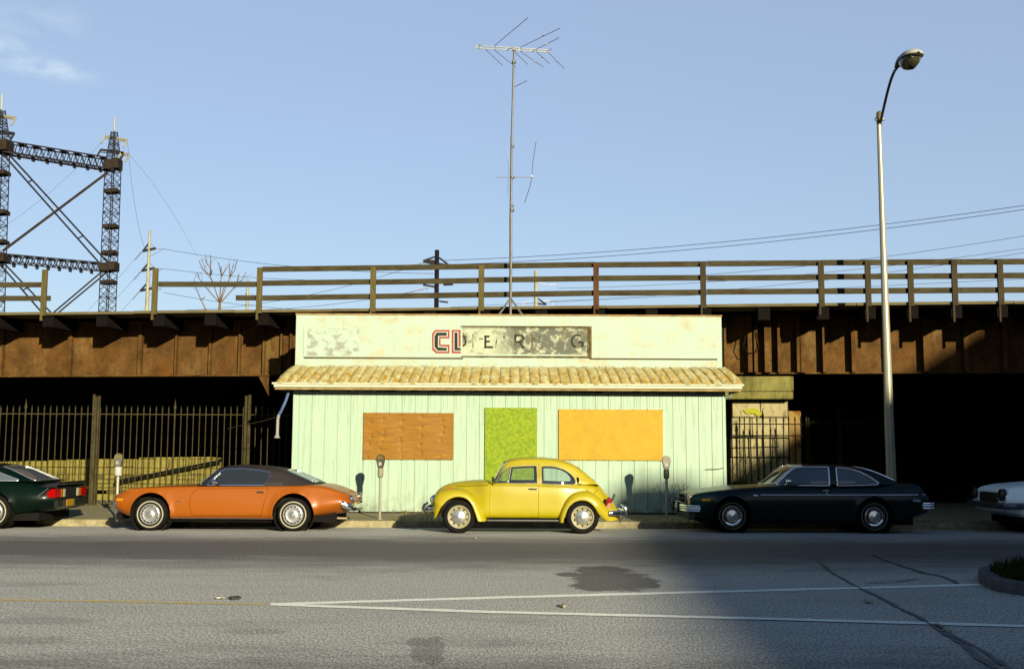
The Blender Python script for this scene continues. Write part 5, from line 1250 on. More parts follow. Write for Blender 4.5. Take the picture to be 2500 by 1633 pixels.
# ---------------------------------------------------------------- yellow beetle-shaped car
def yellow_car():
    c = car_new('parked_car', 'small rounded yellow two door car with bulging fenders before the lime green door', 960, 1080, 3.606, 21.05, 1250, k=-.0045, gz=0)
    hw = .775; place(c, hw); c.gz = -(cv(c, 578, 792)[1]+cv(c, 1668, 792)[1])/2
    YP = mat('yellow car paint', (.60, .50, .06), rough=.42, vary=.07, scale=3, coat=.35)
    C = .775; X = lambda cx, dy=.15: cv(c, cx, 400, dy)[0]
    # hood and lower body
    hood = cvs(c, [(352,520),(360,470),(378,432),(405,400),(440,374),(520,344),(640,324),(790,314),(845,318)], C)
    tail = cvs(c, [(1765,318),(1800,358),(1860,425),(1920,492),(1955,550),(1980,610),(1990,640)], C)
    bz = cv(c, 1100, 356, .2)[1]
    tp = hood+[(cv(c, 900, 340, C)[0], bz+.012), (cv(c, 1200, 340, C)[0], bz+.004), (cv(c, 1650, 340, C)[0], bz-.01), (cv(c, 1735, 340, C)[0], bz+.0)]+[p for p in tail if p[0] > cv(c, 1770, 340, C)[0]]
    e0, e1 = hood[0][0], tail[-1][0]
    f = dict(zt=pchip(tp), zb=pchip([(e0,.40),(X(420),.30),(X(700),.27),(X(1500),.27),(X(1850),.30),(e1,.26)]),
             wb=pchip([(e0,.20),(X(420),.38),(X(700),.56),(X(840),.62),(X(1500),.62),(X(1800),.5),(e1,.36)]),
             wm=pchip([(e0,.22),(X(420),.42),(X(560),.48),(X(700),.57),(X(840),.655),(X(1100),.665),(X(1450),.665),(X(1650),.61),(X(1800),.53),(X(1900),.47),(e1,.40)]),
             zm=pchip([(e0,.47),(X(520),.55),(X(800),.55),(X(1700),.55),(e1,.36)]),
             ws=pchip([(e0,.16),(X(380),.26),(X(440),.33),(X(560),.40),(X(700),.49),(X(840),.62),(X(1000),.65),(X(1450),.65),(X(1600),.60),(X(1700),.54),(X(1800),.46),(X(1900),.38),(e1,.30)]),
             zs=pchip([(e0,.52),(X(380),.66),(X(440),.74),(X(560),.82),(X(700),.86),(X(840),.90),(X(1100),.90),(X(1600),.90),(X(1750),.86),(X(1800),.80),(X(1900),.56),(e1,.32)]))
    xs = np.concatenate([np.linspace(e0, e0+.12, 8)[:-1], np.linspace(e0+.12, e1-.05, 96), np.linspace(e1-.05, e1, 4)[1:]])
    body = loft(xs, bodysec(f, .16), 4).build('body', YP, c.root)
    door = [cv(c, a, b, .12) for a, b in ((852,366),(850,450),(848,560),(848,650),(1000,654),(1280,652),(1281,500),(1282,370))]
    ds = split_door(c, body, door, depth=.13, hw=.665); 
    for d in ds: d.data.materials[0] = YP
    smooth(body, 40)
    # cabin
    x0, x1 = cv(c, 868, 345, C)[0], cv(c, 1800, 355, C)[0]
    fz = pchip([cv(c, a, b, C) for a, b in ((872,350),(885,322),(905,278),(930,228),(955,183),(985,155),(1050,135),(1150,124),(1260,121),(1380,128),(1480,147),(1560,174),(1620,206),(1690,256),(1760,314),(1800,356))])
    fzb = lambda x: bz-.004
    fw = pchip([(x0,.56),(x0+.08,.60),(x0+.25,.63),(x0+.6,.645),(x0+1.2,.64),(x1-.5,.58),(x1-.25,.51),(x1,.42)])
    W = lambda a, b: cv(c, a, b, .21)
    vent = rounded([W(913,338), W(918,306), W(948,256), W(988,216), W(1025,204), W(1003,344), W(930,345)], .02)
    dw = rounded([W(1037,202), W(1150,194), W(1262,190), W(1267,270), W(1266,346), W(1140,347), W(1012,346)], .02)
    qw = rounded([W(1304,196), W(1360,194), W(1430,199), W(1500,220), W(1560,257), W(1598,300), W(1609,335), W(1594,356), W(1450,356), W(1306,350)], .03)
    shield = [(x+.10*(abs(y)/.5)**2, y) for x, y in [(x0+.035, -.50), (X(965, C), -.44)]+[(X(965, C), y) for y in (-.3,-.15,0,.15,.3)]+[(X(965, C), .44), (x0+.035, .50)]+[(x0+.035, y) for y in (.3,.1,-.1,-.3)]]
    rear = rounded([(X(1625, C), -.34), (X(1760, C), -.40), (X(1760, C), .40), (X(1625, C), .34)], .08)
    GL = glass_mat('clear pale glass', (.93, .96, .94), .97)
    build_cabin(c, x0, x1, fz, fzb, fw, .30, [vent, dw, qw], shield, rear, YP, trim_r=.009, bow=(.13, .03), glass=GL, trim=mat('dull window trim', (.42, .38, .20), rough=.4, vary=.2))
    tr = c.ctree
    line_on(tr, [W(1030,203), W(1008,346)], .011, 'window_divider', CHROME, c.root, dens=4)
    line_on(tr, [W(1283,352), W(1284,250), W(1284,176)], .0045, 'door_gap', SEAM, c.root, off=-.001)
    line_on(tr, [W(1284,176), W(1150,174), W(1010,182), W(960,205), W(900,300), W(884,345)], .004, 'roof_gutter', mat('roof gutter', (.38, .30, .06), rough=.5), c.root, off=.0)
    k = MB(); k.box((x0+.12, -.56, bz+.002), (x1-.35, .56, bz+.014)); k.build('interior', INTER, c.root)
    for s in (-1, 1):  # dark inner window frames, seen through the glass
        for poly in (dw, qw):
            q = [onto(tr, x, z, s, -.045) for x, z in inset(poly, .022)]; q = [p for p in q if p]
            k = MB(); k.tube(q+[q[0]], .017, 5); k.build('window_seal', INTER, c.root)
    for s in (-.3, .3): seat(c, X(1240, C), s, bz, .02, .42)
    k = MB(); k.bar((X(1265, .4), -.50, bz), (X(1262, .4), -.47, bz+.37), .06); k.bar((X(1265, .4), .50, bz), (X(1262, .4), .47, bz+.37), .06); k.build('inner_pillar', INTER, c.root)
    # fenders
    PF = ([(352,660),(346,600),(345,540),(350,478),(385,430),(450,404),(530,393),(620,402),(690,440),(745,505),(785,580),(812,640),(832,682)],
          [(366,660),(385,620),(410,575),(440,535),(480,497),(530,474),(580,467),(630,478),(668,505),(698,550),(718,600),(733,645),(745,682)])
    PR = ([(1452,690),(1458,630),(1480,560),(1522,482),(1580,430),(1650,410),(1730,415),(1800,455),(1860,520),(1915,585),(1960,632),(1995,664)],
          [(1495,690),(1505,640),(1525,585),(1560,535),(1600,508),(1650,494),(1705,500),(1750,528),(1785,570),(1812,615),(1842,650),(1890,684)])
    for nm, (O_, I_), yin in (('front_fender', PF, .36), ('rear_fender', PR, .40)):
        n_ = len(O_)
        oo = spline([cv(c, a, b, .12) for a, b in O_], 5); ii = spline([cv(c, a, b, .0) for a, b in I_], 5)
        for s in (-1, 1):
            V = []; cnt = len(oo)
            for t_, (o_, i_) in enumerate(zip(oo, ii)):
                o_ = Vector(o_); i_ = Vector(i_); d = o_-i_; u = t_/(cnt-1); wy = .775-.0*u
                if nm == 'front_fender': wy = .775-.10*max(0, 1-u/.22)
                else: wy = .775-.14*max(0, (u-.7)/.3)
                pts = [(yin, o_), (wy-.23, o_+d*.0), (wy-.12, i_+d*.93), (wy-.045, i_+d*.68), (wy-.005, i_+d*.33), (wy, i_+d*.10), (wy-.004, i_), (wy-.03, i_-d.normalized()*.006), (yin, i_-d.normalized()*.004)]
                V += [(p.x, s*y, p.y) for y, p in pts]
            m_ = 9; k = MB(); k.add(V, [(a*m_+b, a*m_+(b+1) % m_, (a+1)*m_+(b+1) % m_, (a+1)*m_+b) for a in range(cnt-1) for b in range(m_)]+[tuple(range(m_)), tuple(range((cnt-1)*m_, cnt*m_))])
            k.build(nm, YP, c.root, smooth=True, angle=60)
    xf, xr = cv(c, 578, 650, .05)[0], cv(c, 1668, 650, .05)[0]
    k = MB()
    for xc in (xf, xr): k.box((xc-.33, -.62, .30), (xc+.33, .62, .62))
    k.build('wheel_well', WELL, c.root)
    for xc in (xf, xr):
        wheel(c, xc, -hw+.075, .31, .312, 'bug'); wheel(c, xc, hw-.075, .31, .312, 'bug', 1)
    k = MB(); k.box((xf+.3, -.60, .20), (xr-.3, .60, .30)); k.build('underbody', UNDER, c.root)
    for s in (-1, 1):
        k = MB(); a, b = cv(c, 828, 672), cv(c, 1456, 668); k.box((a[0], min(s*.60, s*.765), a[1]-.035), (b[0], max(s*.60, s*.765), a[1]+.005)); k.build('running_board', mat('running board rubber', (.03, .028, .02), rough=.8), c.root, bevel=.006)
        k = MB(); k.bar((a[0], s*.768, a[1]+.0), (b[0], s*.768, a[1]+.0), .014, .02); k.build('running_board_trim', CHROME, c.root)
        # headlight in the fender nose
        hx, hz = cv(c, 350, 500, .2); k = MB(); k.lathe([(.001, -.03), (.05, -.025), (.085, 0), (.10, .035), (.10, .10)], 20, 'X', (0, 0, 0)); hl_ = k.build('headlight', CHROME, c.root, smooth=True)
        hl_.location = (hx-.005, s*.55, hz); hl_.rotation_euler = (0, R(-18), 0)
        k = MB(); k.lathe([(.001, -.05), (.05, -.043), (.078, -.02), (.082, .0)], 20, 'X', (0, 0, 0)); k.build('lens', mat('headlight glass', (.6, .6, .58), rough=.15, metal=.4), hl_, smooth=True)
        ix, iz = cv(c, 502, 394, .22); k = MB(); k.prism(rounded([(ix-.09, iz-.035), (ix+.09, iz-.03), (ix+.07, iz+.012), (ix-.05, iz+.025)], .02), s*.52, s*.58, 'Y'); k.build('indicator', mat('orange lens', (.60, .17, .01), rough=.3, vary=.2), c.root, bevel=.008)
        tx, tz = cv(c, 1893, 505, .2); k = MB(); k.prism(rounded([(tx-.055, tz-.11), (tx+.03, tz-.10), (tx+.075, tz+.02), (tx+.02, tz+.10), (tx-.03, tz+.06)], .03), s*.50, s*.62, 'Y'); tl = k.build('tail_light', mat('ruby tail lens', (.40, .012, .03), rough=.2, vary=.3), c.root, bevel=.012)
        k = MB(); k.prism(rounded([(tx-.06, tz-.12), (tx+.02, tz-.12), (tx+.06, tz-.02), (tx-.0, tz-.02)], .02), s*.49, s*.626, 'Y'); k.build('lens', mat('pink lens', (.70, .35, .32), rough=.2), tl, bevel=.01)
        line_on(bvh(ds[0] if s < 0 else ds[1]), [cv(c, 1195, 394, .1), cv(c, 1265, 396, .1)], .012, 'handle', CHROME, ds[0] if s < 0 else ds[1], s, .03)
        k = MB(); q = cv(c, 1625, 318, .2); k.prism(rounded([(q[0]-.02, q[1]-.065), (q[0]+.02, q[1]-.055), (q[0]+.03, q[1]+.03), (q[0]-.01, q[1]+.07)], .02), s*.50, s*.565, 'Y'); k.build('air_vent', SEAM, c.root)
    bt2 = bvh(body)
    line_on(bt2, [cv(c, 550, 378, .3), cv(c, 640, 374, .25), cv(c, 760, 368, .15), cv(c, 840, 364, .12)], .005, 'hood_gap', SEAM, c.root, off=.0)
    line_on(bt2, [cv(c, 852, 368, .12), cv(c, 1280, 370, .12), cv(c, 1500, 375, .15), cv(c, 1640, 388, .2)], .006, 'belt_trim', mat('worn belt trim', (.40, .33, .12), rough=.4, vary=.2), c.root, off=.002)
    line_on(bt2, [cv(c, 1690, 395, .3), cv(c, 1760, 440, .32), cv(c, 1800, 400, .3)], .005, 'lid_gap', SEAM, c.root, off=.0)
    # bumpers with tubular overriders
    def bumper(pts, h, t):
        k = MB(); pts = spline(pts, 6); k.tube(pts, t/2, 8); z = pts[0][2]; k.v = [(x, y, z+(zz-z)*h/t) for x, y, zz in k.v]; return k.build('bumper', CHROME, c.root, smooth=True)
    zf = cv(c, 300, 580)[1]; xa, xb = cv(c, 350, 580)[0], cv(c, 262, 580)[0]; bumper([(xa, -.66, zf), (xa-.09, -.60, zf), (xb+.02, -.44, zf), (xb-.0, 0, zf), (xb+.02, .44, zf), (xa-.09, .60, zf), (xa, .66, zf)], .095, .04)
    zr = cv(c, 1960, 610)[1]; xa, xb = cv(c, 1905, 610)[0], cv(c, 2035, 610, .4)[0]; bumper([(xa, -.69, zr), (xa+.10, -.66, zr), (xb-.03, -.48, zr), (xb, 0, zr), (xb-.03, .48, zr), (xa+.10, .66, zr), (xa, .69, zr)], .10, .04)
    for s in (-1, 1):
        k = MB(); k.tube([(xb+.0, s*.33, zr-.11), (xb+.045, s*.33, zr-.08), (xb+.055, s*.33, zr), (xb+.045, s*.33, zr+.08), (xb, s*.33, zr+.11)], .028, 8); k.build('overrider', CHROME, c.root, smooth=True)
        x2 = cv(c, 262, 580)[0]; k = MB(); k.tube([(x2, s*.33, zf-.09), (x2-.04, s*.33, zf), (x2, s*.33, zf+.10)], .026, 8); k.build('overrider', CHROME, c.root, smooth=True)
    k = MB(); k.tube([(e1-.25, -.14, .27), (xb-.02, -.14, .25)], .022, 8); k.tube([(e1-.25, .14, .27), (xb-.02, .14, .25)], .022, 8); k.build('exhaust_pipe', CHROME, c.root, smooth=True)
    q = cv(c, 1925, 480, C); k = MB(); k.bar((q[0]-.01, 0, q[1]-.07), (q[0]+.06, 0, q[1]+.09), .34, .02, upv=(1, 0, .4)); k.build('number_plate', mat('dark plate', (.04, .04, .035), rough=.5), c.root)
    m0 = cv(c, 868, 318, .05); k = MB(); k.lathe([(.001, -.02), (.05, -.016), (.055, .0), (.03, .03), (.001, .035)], 14, 'X', (m0[0]+.02, -.70, m0[1]+.01)); k.tube([(m0[0]+.02, -.70, m0[1]-.03), (m0[0]+.02, -.64, m0[1]-.09)], .01, 6); k.build('mirror', mat('black mirror', (.03, .03, .025), rough=.4), c.root, smooth=True)
yellow_car()

# ---------------------------------------------------------------- dark coupe in the shade
def dark_coupe():
    c = car_new('parked_car', 'dark blue green two door coupe with bright window trims parked in the shade', 1620, 1080, 3.5, 21.5, 1962, k=.0, gz=0)
    hw = .92; place(c, hw); c.gz = -(cv(c, 587, 768)[1]+cv(c, 1803, 768)[1])/2; c.gz += 0
    NP = mat('dark teal paint', (.005, .022, .025), rough=.32, vary=.15, scale=40, coat=.12, spec=.15)
    C = .92; X = lambda cx, dy=.1: cv(c, cx, 400, dy)[0]
    front = cvs(c, [(200,432),(225,412),(300,396),(500,372),(650,360),(780,353)], .8)
    bz = cv(c, 1200, 360, .15)[1]
    rear = cvs(c, [(1930,336),(2000,334),(2100,342),(2180,358),(2232,378),(2262,410)], .8)
    e0, e1 = cv(c, 236, 440, 0)[0], cv(c, 2285, 440, 0)[0]
    top = [(e0, front[0][1]-.02)]+[p for p in front if p[0] > e0+.02]+[(X(900), bz+.005), (X(1300), bz), (X(1800), bz+.01)]+[p for p in rear if p[0] < e1-.03]+[(e1, cv(c, 2262, 425, .8)[1])]
    f = dict(zt=pchip(top), zb=pchip([(e0,.36),(X(350),.28),(X(600),.21),(X(1800),.21),(X(2100),.27),(e1,.36)]),
             wb=pchip([(e0,.66),(X(400),.78),(X(700),.82),(X(1900),.80),(e1,.66)]), wm=pchip([(e0,.80),(X(280),.86),(X(450),.91),(X(1200),.92),(X(2000),.91),(X(2200),.87),(e1,.80)]),
             zm=pchip([(e0,.58),(X(1200),.56),(e1,.58)]), ws=pchip([(e0,.76),(X(280),.82),(X(450),.87),(X(1200),.87),(X(1900),.86),(X(2150),.83),(e1,.76)]),
             zs=pchip([(e0,.70),(X(400),.755),(X(1000),.80),(X(1800),.80),(X(2150),.78),(e1,.70)]))
    xs = np.linspace(e0, e1, 118); mb = loft(xs, bodysec(f, .13), 4)
    xf, xr = cv(c, 587, 628, .06)[0], cv(c, 1803, 628, .06)[0]; ra = .375; ar = [(xf, .33, ra, .02, .04), (xr, .33, ra, .015, .04)]; flare(mb, ar)
    body = mb.build('body', NP, c.root)
    for xc, zc, r_, _, _ in ar:
        for s in (-1, 1): boolean(body, cyl(xc, zc, r_, s*.55, s*1.3))
    bt = bvh(body)
    door = [cv(c, a, b) for a, b in ((905,385),(905,500),(915,600),(925,690),(1200,692),(1425,692),(1440,600),(1443,480),(1443,385))]
    ds = split_door(c, body, door, hw=hw); smooth(body, 38); wells(c, [(a[0], a[1], a[2]) for a in ar], hw)
    x0, x1 = cv(c, 830, 350, C)[0], cv(c, 1935, 338, C)[0]
    fz = pchip([cv(c, a, b, C) for a, b in ((808,352),(860,315),(920,270),(980,225),(1040,196),(1090,187),(1200,183),(1400,181),(1500,186),(1600,201),(1700,227),(1800,266),(1880,302),(1945,336))])
    x0 = cv(c, 808, 352, C)[0]; x1 = cv(c, 1945, 336, C)[0]
    fw = pchip([(x0,.72),(x0+.3,.80),(x0+1,.81),(x1-.8,.80),(x1-.3,.75),(x1,.68)])
    W = lambda a, b: cv(c, a, b, .2)
    w1 = rounded([W(965,354), W(1022,298), W(1085,236), W(1130,203), W(1200,200), W(1415,200), W(1411,280), W(1405,358)], .02)
    w2 = rounded([W(1480,206), W(1530,207), W(1600,215), W(1680,240), W(1760,282), W(1832,336), W(1812,350), W(1700,354), W(1471,358)], .015)
    xa = X(1065, C); shield = [(x+.17*(abs(y)/.6)**2, y) for x, y in [(x0+.03, -.66), (xa, -.54)]+[(xa, y) for y in (-.35,-.2,0,.2,.35)]+[(xa, .54), (x0+.03, .66)]+[(x0+.03, y) for y in (.5,.3,.1,-.1,-.3,-.5)]]
    rw = rounded([(X(1640, C), -.52), (X(1900, C), -.58), (X(1900, C), .58), (X(1640, C), .52)], .06)
    GL = glass_mat('dim blue glass', (.30, .34, .42), .55, rough=.06)
    WT = mat('bright window trim', (.74, .74, .76), rough=.25, metal=.5, vary=.05)
    build_cabin(c, x0, x1, fz, lambda x: bz, fw, .36, [w1, w2], shield, rw, NP, trim_r=.0135, bow=(.20, .03), glass=GL, trim=WT, rglass=GL)
    k = MB(); k.box((x0+.22, -.70, bz+.004), (x1-.35, .70, bz+.02)); k.build('interior', mat('blue grey cabin', (.08, .09, .12), rough=.8, vary=.3, scale=5), c.root)
    for s in (-.36, .36): seat(c, X(1240, C), s, bz, .22, .5); seat(c, X(1560, C), s, bz, .12, .55)
    steering(c, X(1060, C), -.38, bz+.1)
    for s in (-1, 1):
        line_on(bt, [cv(c, 830, 438), cv(c, 1200, 438), cv(c, 1700, 438), cv(c, 2262, 438)], .007, 'side_trim', WT, c.root, s, .003)
        line_on(bt, [cv(c, 770, 442), cv(c, 808, 444)], .016, 'badge', WT, c.root, s, .003)
        line_on(bt, [cv(c, 2135, 480), cv(c, 2205, 484)], .007, 'badge', SATIN, c.root, s, .003); line_on(bt, [cv(c, 2135, 492), cv(c, 2205, 496)], .007, 'badge', SATIN, c.root, s, .003)
        line_on(bt, [cv(c, 330, 482), cv(c, 400, 482)], .022, 'side_marker', mat('dull amber lens', (.45, .25, .03), rough=.3), c.root, s, .0)
        d = ds[0] if s < 0 else ds[1]
        q = [onto(bt, *cv(c, a, b), s, .028) for a, b in ((1362,404),(1418,402))]
        k = MB(); k.bar(q[0], q[1], .018, .022); k.build('handle', SATIN, d, bevel=.004); q = onto(bt, *cv(c, 1399, 426), s, .0)
        k = MB(); k.lathe([(.001, -.012), (.014, -.008), (.016, .008)], 10, 'Y', q); k.build('lock', CHROME, d)
        k = MB(); k.box((e0-.012, min(s*.42, s*.70), cv(c, 200, 520)[1]), (e0+.06, max(s*.42, s*.70), cv(c, 200, 440)[1])); hl_ = k.build('headlight_bezel', CHROME, c.root, bevel=.01)
        k = MB(); k.lathe([(.001, e0-.03), (.05, e0-.028), (.072, e0-.012), (.076, e0)], 20, 'X', (0, s*.56, cv(c, 200, 480)[1])); k.build('headlight', mat('headlight glass', (.6, .6, .58), rough=.15, metal=.4), hl_, smooth=True)
        k = MB(); k.box((e1-.01, min(s*.45, s*.74), .58), (e1+.02, max(s*.45, s*.74), .72)); k.build('tail_light', mat('red lens', (.42, .01, .012), rough=.25, vary=.2), c.root, bevel=.01)
        k = MB(); k.box((e0-.01, min(s*.715, s*.77), .60), (e0+.05, max(s*.715, s*.77), .70)); k.build('corner_lamp', mat('pale lens', (.6, .58, .5), rough=.3), c.root, bevel=.005)
    g0, g1 = cv(c, 200, 522)[1], cv(c, 200, 438)[1]
    k = MB(); k.box((e0-.03, -.41, g0), (e0+.05, .41, g1)); gr = k.build('grille', SEAM, c.root)
    k = MB()
    for z in (g0+.01, (g0+g1)/2, g1-.005): k.box((e0-.042, -.41, z-.007), (e0-.028, .41, z+.007))
    k.box((e0-.042, -.42, g0), (e0-.028, -.40, g1)); k.box((e0-.042, .40, g0), (e0-.028, .42, g1)); k.box((e0-.042, -.01, g0), (e0-.028, .01, g1)); k.build('grille_bar', CHROME, gr)
    def bumper(x, sgn, z):
        B_ = bpy.data.objects.new('bumper', None); col.objects.link(B_); B_.parent = c.root
        for dz, t in ((.045, .045), (-.045, .04)):
            k = MB(); pts = spline([(x+sgn*.22, -.93, z+dz), (x+sgn*.03, -.90, z+dz), (x-sgn*.05, -.72, z+dz), (x-sgn*.09, 0, z+dz), (x-sgn*.05, .72, z+dz), (x+sgn*.03, .90, z+dz), (x+sgn*.22, .93, z+dz)], 6); k.tube(pts, t/2, 8); k.build('bumper_blade', CHROME, B_, smooth=True)
        k = MB(); pts = [(a+sgn*.012, b, z) for a, b, _ in pts]; k.tube(pts, .03, 6); k.build('bumper_face', SATIN, B_, smooth=True)
        for s in (-1, 1): k = MB(); k.box((x-sgn*.09-.03, s*.30-.03, z-.09), (x-sgn*.09+.03, s*.30+.03, z+.09)); k.build('overrider', INTER, B_, bevel=.01)
    bumper(e0-.06, 1, cv(c, 230, 555)[1]); bumper(e1+.05, -1, cv(c, 2310, 512)[1]-.045)
    k = MB(); k.box((e0-.02, -.70, .24), (e0+.10, .70, .42)); k.build('front_valance', NP, c.root)
    for xx in (xf, xr): wheel(c, xx, -hw+.07, .325, .325, 'thin'); wheel(c, xx, hw-.07, .325, .325, 'thin', 1)
    k = MB(); k.box((e0+.3, -.75, .16), (e1-.3, .75, .30)); k.build('underbody', UNDER, c.root)
    m0 = cv(c, 1074, 322, -.03); k = MB(); k.lathe([(.001, -.055), (.035, -.05), (.045, -.01), (.04, .03), (.001, .045)], 14, 'X', (m0[0], -hw-.01, m0[1])); k.tube([(m0[0], -hw, m0[1]-.03), (m0[0]-.05, -hw+.1, m0[1]-.075)], .010, 6); k.build('mirror', CHROME, c.root, smooth=True)
dark_coupe()

# ---------------------------------------------------------------- dark green fastback cut by the left edge
def green_car():
    c = car_new('parked_car', 'dark green fastback with tail spoiler and wide tail lights cut by the left edge', 0, 1080, 4.76, 21.8, -23, k=0, gz=0)
    hw = .93; place(c, hw); c.gz = 0
    GP_ = mat('dark green paint', (.001, .009, .004), rough=.35, vary=.15, scale=40, coat=.1, spec=.12)
    e0, e1 = -3.62, 1.15
    f = dict(zt=pchip([(e0,.66),(-3.4,.76),(-2.9,.84),(-2.2,.88),(-1.9,.90),(0,.93),(.45,.915),(.8,.87),(1.0,.84),(e1,.80)]), zb=pchip([(e0,.36),(-3.1,.26),(-2.5,.22),(-.3,.22),(.5,.26),(e1,.36)]),
             wb=pchip([(e0,.55),(-3.2,.74),(-2.6,.82),(-.3,.82),(.6,.76),(e1,.58)]), wm=pchip([(e0,.66),(-3.3,.84),(-2.7,.92),(0,.93),(.6,.91),(.95,.85),(e1,.73)]), zm=pchip([(e0,.5),(0,.52),(e1,.55)]),
             ws=pchip([(e0,.6),(-3.3,.78),(-2.7,.86),(0,.86),(.55,.84),(.95,.77),(e1,.67)]), zs=pchip([(e0,.6),(-3.3,.68),(-2.5,.77),(0,.80),(.6,.78),(e1,.74)]))
    mb = loft(np.linspace(e0, e1, 112), bodysec(f, .13), 4); ra = .39; ar = [(-2.74, .335, ra, .02, .05), (0, .335, ra, .03, .05)]; flare(mb, ar)
    body = mb.build('body', GP_, c.root)
    for xc, zc, r_, _, _ in ar:
        for s in (-1, 1): boolean(body, cyl(xc, zc, r_, s*.55, s*1.3))
    bt = bvh(body); door = [(-1.95,.86),(-2.05,.7),(-2.02,.45),(-1.95,.27),(-.62,.27),(-.58,.5),(-.52,.7),(-.52,.86)]
    ds = split_door(c, body, door, hw=hw); smooth(body, 38); wells(c, [(a[0], a[1], a[2]) for a in ar], hw)
    x0, x1, bz = -1.98, .86, .90
    fz = pchip([(x0,bz+.02),(-1.6,1.10),(-1.25,1.235),(-1.0,1.26),(-.6,1.262),(-.21,1.235),(.12,1.165),(.45,1.03),(.72,.925),(x1,.905)])
    fw = pchip([(x0,.72),(-1.6,.80),(-.2,.80),(.4,.75),(x1,.66)])
    w1 = rounded([(-1.72,bz+.03),(-1.28,1.17),(-1.1,1.195),(-.35,1.18),(-.42,bz+.03)], .02); w2 = rounded([(-.30,1.165),(-.05,1.11),(.42,.945),(.40,.925),(-.36,bz+.025)], .015)
    shield = [(x+.16*(abs(y)/.6)**2, y) for x, y in [(x0+.03,-.66),(-1.28,-.5),(-1.28,-.25),(-1.28,0),(-1.28,.25),(-1.28,.5),(x0+.03,.66),(x0+.03,.3),(x0+.03,-.3)]]
    rw = rounded([(-.02,-.50),(.70,-.60),(.70,.60),(-.02,.50)], .06)
    GL = glass_mat('dim blue glass', (.30, .34, .42), .55, rough=.06)
    build_cabin(c, x0, x1, fz, lambda x: bz, fw, .40, [w1, w2], shield, rw, GP_, trim_r=.008, bow=(.20, .05), glass=GL, trim=SATIN)
    k = MB(); k.box((x0+.25, -.70, bz+.004), (x1-.3, .70, bz+.02)); k.build('interior', INTER, c.root)
    for s in (-.36, .36): seat(c, -1.0, s, bz, .2, .48)
    for xx in (-2.74, 0): wheel(c, xx, -hw+.065, .325, .325, 'white'); wheel(c, xx, hw-.065, .325, .325, 'white', 1)
    # black spoiler
    k = MB(); k.prism([(.86,.86),(e1+.02,.905),(e1+.05,.90),(e1+.05,.84),(1.0,.80)], -.68, .68, 'Y'); k.prism([(.78,.80),(e1+.03,.90),(e1+.05,.885),(e1+.02,.79)], -.77, -.68, 'Y'); k.prism([(.78,.80),(e1+.03,.90),(e1+.05,.885),(e1+.02,.79)], .68, .77, 'Y'); k.build('spoiler', mat('black spoiler', (.012, .013, .014), rough=.4, coat=.4), c.root, bevel=.012)
    k = MB(); k.box((e1-.03, -.69, .58), (e1+.012, .69, .79)); k.build('tail_panel', mat('black tail panel', (.012, .012, .012), rough=.4), c.root)
    REDL = mat('red tail lens', (.45, .008, .02), rough=.2, vary=.15); AMB = mat('amber tail lens', (.50, .20, .01), rough=.25); WH = mat('clear reversing lens', (.6, .62, .55), rough=.2)
    for s in (-1, 1):
        y_ = lambda a: s*a
        def lamp(a, b, m, nm):
            k = MB(); k.box((e1, min(y_(a), y_(b)), .60), (e1+.025, max(y_(a), y_(b)), .76)); return k.build(nm, m, c.root, bevel=.006)
        lamp(.52, .69, REDL, 'tail_light'); lamp(.40, .51, AMB, 'tail_light'); lamp(.30, .39, WH, 'reversing_light')
        k = MB(); k.prism([(e1-.26,.60),(e1+.02,.60),(e1+.02,.77),(e1-.06,.77)], s*.66, s*.80, 'Y'); k.build('tail_light', REDL, c.root, bevel=.006)
        line_on(bt, [(.86,.62),(.98,.75),(1.0,.79)], .006, 'lamp_trim', SATIN, c.root, s, .004)
    k = MB(); k.box((e1-.04, -.75, .38), (e1+.06, .75, .57)); k.build('bumper', mat('black bumper', (.015, .018, .017), rough=.35, coat=.3), c.root, bevel=.03)
    k = MB(); k.box((e1+.06, -.32, .42), (e1+.072, 0, .55)); pl = k.build('number_plate', mat('orange number plate', (.65, .33, .03), rough=.5, vary=.2, scale=20), c.root)
    k = MB(); k.box((e1+.06, .0, .42), (e1+.070, .08, .55)); k.build('plate_edge', mat('green plate', (.1, .22, .1), rough=.5), pl)
    k = MB(); k.box((e0-.04, -.80, .42), (e0+.05, .80, .58)); k.build('bumper', mat('black bumper', (.015, .018, .017), rough=.35, coat=.3), c.root, bevel=.03)
    k = MB(); k.box((e0+.3, -.75, .15), (e1-.3, .75, .30)); k.build('underbody', UNDER, c.root)
green_car()

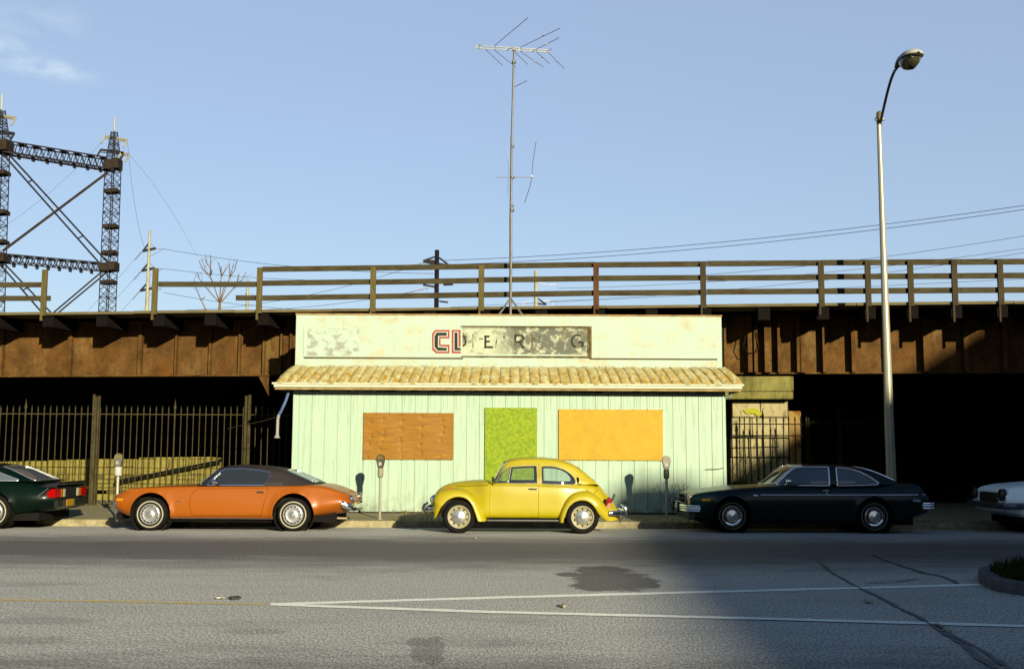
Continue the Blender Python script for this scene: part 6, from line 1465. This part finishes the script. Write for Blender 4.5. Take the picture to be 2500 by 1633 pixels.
# ---------------------------------------------------------------- silver car nose at the right edge
def silver_car():
    c = car_new('parked_car', 'old silver blue saloon showing only its round lamp nose at the right edge', 2200, 1100, 3.887, 21.6, 2468, k=0, gz=0)
    hw = .92; place(c, hw); SP = mat('silver blue paint', (2.2, 2.4, 2.35), rough=.45, vary=.15, scale=5, coat=.3)
    e0, e1 = 0.0, 4.9
    f = dict(zt=pchip([(0,.82),(.12,.88),(.5,.94),(1.1,.985),(1.5,1.0),(3.6,.98),(4.4,.95),(4.9,.85)]), zb=pchip([(0,.42),(.3,.34),(.5,.24),(4.2,.24),(4.9,.40)]), wb=pchip([(0,.72),(.3,.78),(1,.82),(4.2,.82),(4.9,.7)]),
             wm=pchip([(0,.80),(.15,.86),(.5,.91),(2.5,.93),(4.5,.90),(4.9,.82)]), zm=pchip([(0,.60),(4.9,.58)]), ws=pchip([(0,.76),(.15,.82),(.5,.86),(2.5,.87),(4.5,.85),(4.9,.76)]), zs=pchip([(0,.72),(.5,.82),(2,.85),(4.9,.75)]))
    mb = loft(np.linspace(e0, e1, 90), bodysec(f, .16), 4); ar = [(.86, .335, .38, .02, .05), (3.75, .335, .38, .02, .05)]; flare(mb, ar); body = mb.build('body', SP, c.root)
    for xc, zc, r_, _, _ in ar:
        for s in (-1, 1): boolean(body, cyl(xc, zc, r_, s*.55, s*1.3))
    bt = bvh(body); door = [(1.5,.93),(1.45,.3),(2.55,.3),(2.6,.93)]; split_door(c, body, door, hw=hw); smooth(body, 38); wells(c, [(a[0], a[1], a[2]) for a in ar], hw)
    x0, x1, bz = 1.35, 4.1, .965
    fz = pchip([(x0,bz+.02),(1.7,1.2),(2.0,1.38),(2.4,1.43),(3.1,1.42),(3.5,1.33),(x1,bz+.02)]); fw = pchip([(x0,.72),(2,.79),(3.3,.78),(x1,.68)])
    w1 = rounded([(1.72,bz+.03),(2.05,1.32),(2.7,1.35),(2.7,bz+.03)], .02); w2 = rounded([(2.8,bz+.03),(2.8,1.35),(3.35,1.29),(3.65,bz+.03)], .02)
    GL = glass_mat('dim blue glass', (.30, .34, .42), .55, rough=.06)
    build_cabin(c, x0, x1, fz, lambda x: bz, fw, .28, [w1, w2], [(x0+.05,-.62),(1.95,-.5),(1.95,.5),(x0+.05,.62)], [(3.5,-.5),(x1-.05,-.58),(x1-.05,.58),(3.5,.5)], SP, trim_r=.009, glass=GL)
    k = MB(); k.box((x0+.25, -.68, bz+.004), (x1-.3, .68, bz+.02)); k.build('interior', INTER, c.root)
    k = MB(); k.box((-.03, -.42, .56), (.06, .42, .78)); g_ = k.build('grille', mat('black grille', (.02, .02, .022), rough=.5), c.root, bevel=.03)
    k = MB(); k.box((-.045, -.44, .55), (-.03, .44, .572)); k.box((-.045, -.44, .66), (-.03, -.28, .68)); k.build('grille_bar', CHROME, g_)
    for s in (-1, 1):
        k = MB(); k.lathe([(.118, .03), (.115, -.05), (.098, -.06), (.09, -.02)], 24, 'X', (0, s*.64, .74)); hb = k.build('headlight', mat('dark lamp surround', (.03, .03, .035), rough=.4), c.root, smooth=True)
        k = MB(); k.lathe([(.001, -.045), (.05, -.040), (.085, -.015), (.09, .02)], 24, 'X', (0, s*.64, .74)); k.build('lens', mat('grey lamp glass', (.25, .27, .3), rough=.2, metal=.3), hb, smooth=True)
        k = MB(); k.box((-.05, min(s*.55, s*.70), .615), (-.03, max(s*.55, s*.70), .64)); k.build('lamp_trim', CHROME, c.root)
    k = MB(); pts = spline([(.25, -.95, .53), (.02, -.93, .53), (-.10, -.78, .53), (-.14, 0, .53), (-.10, .78, .53), (.02, .93, .53), (.25, .95, .53)], 6); k.tube(pts, .03, 8); k.v = [(x, y, .53+(z-.53)*2.1) for x, y, z in k.v]; k.build('bumper', mat('dark steel bumper', (.07, .085, .12), rough=.3, metal=.7), c.root, smooth=True)
    for xx in (.86, 3.75): wheel(c, xx, -hw+.07, .325, .325, 'thin'); wheel(c, xx, hw-.07, .325, .325, 'thin', 1)
    k = MB(); k.box((.35, -.75, .16), (4.6, .75, .30)); k.build('underbody', UNDER, c.root)
silver_car()
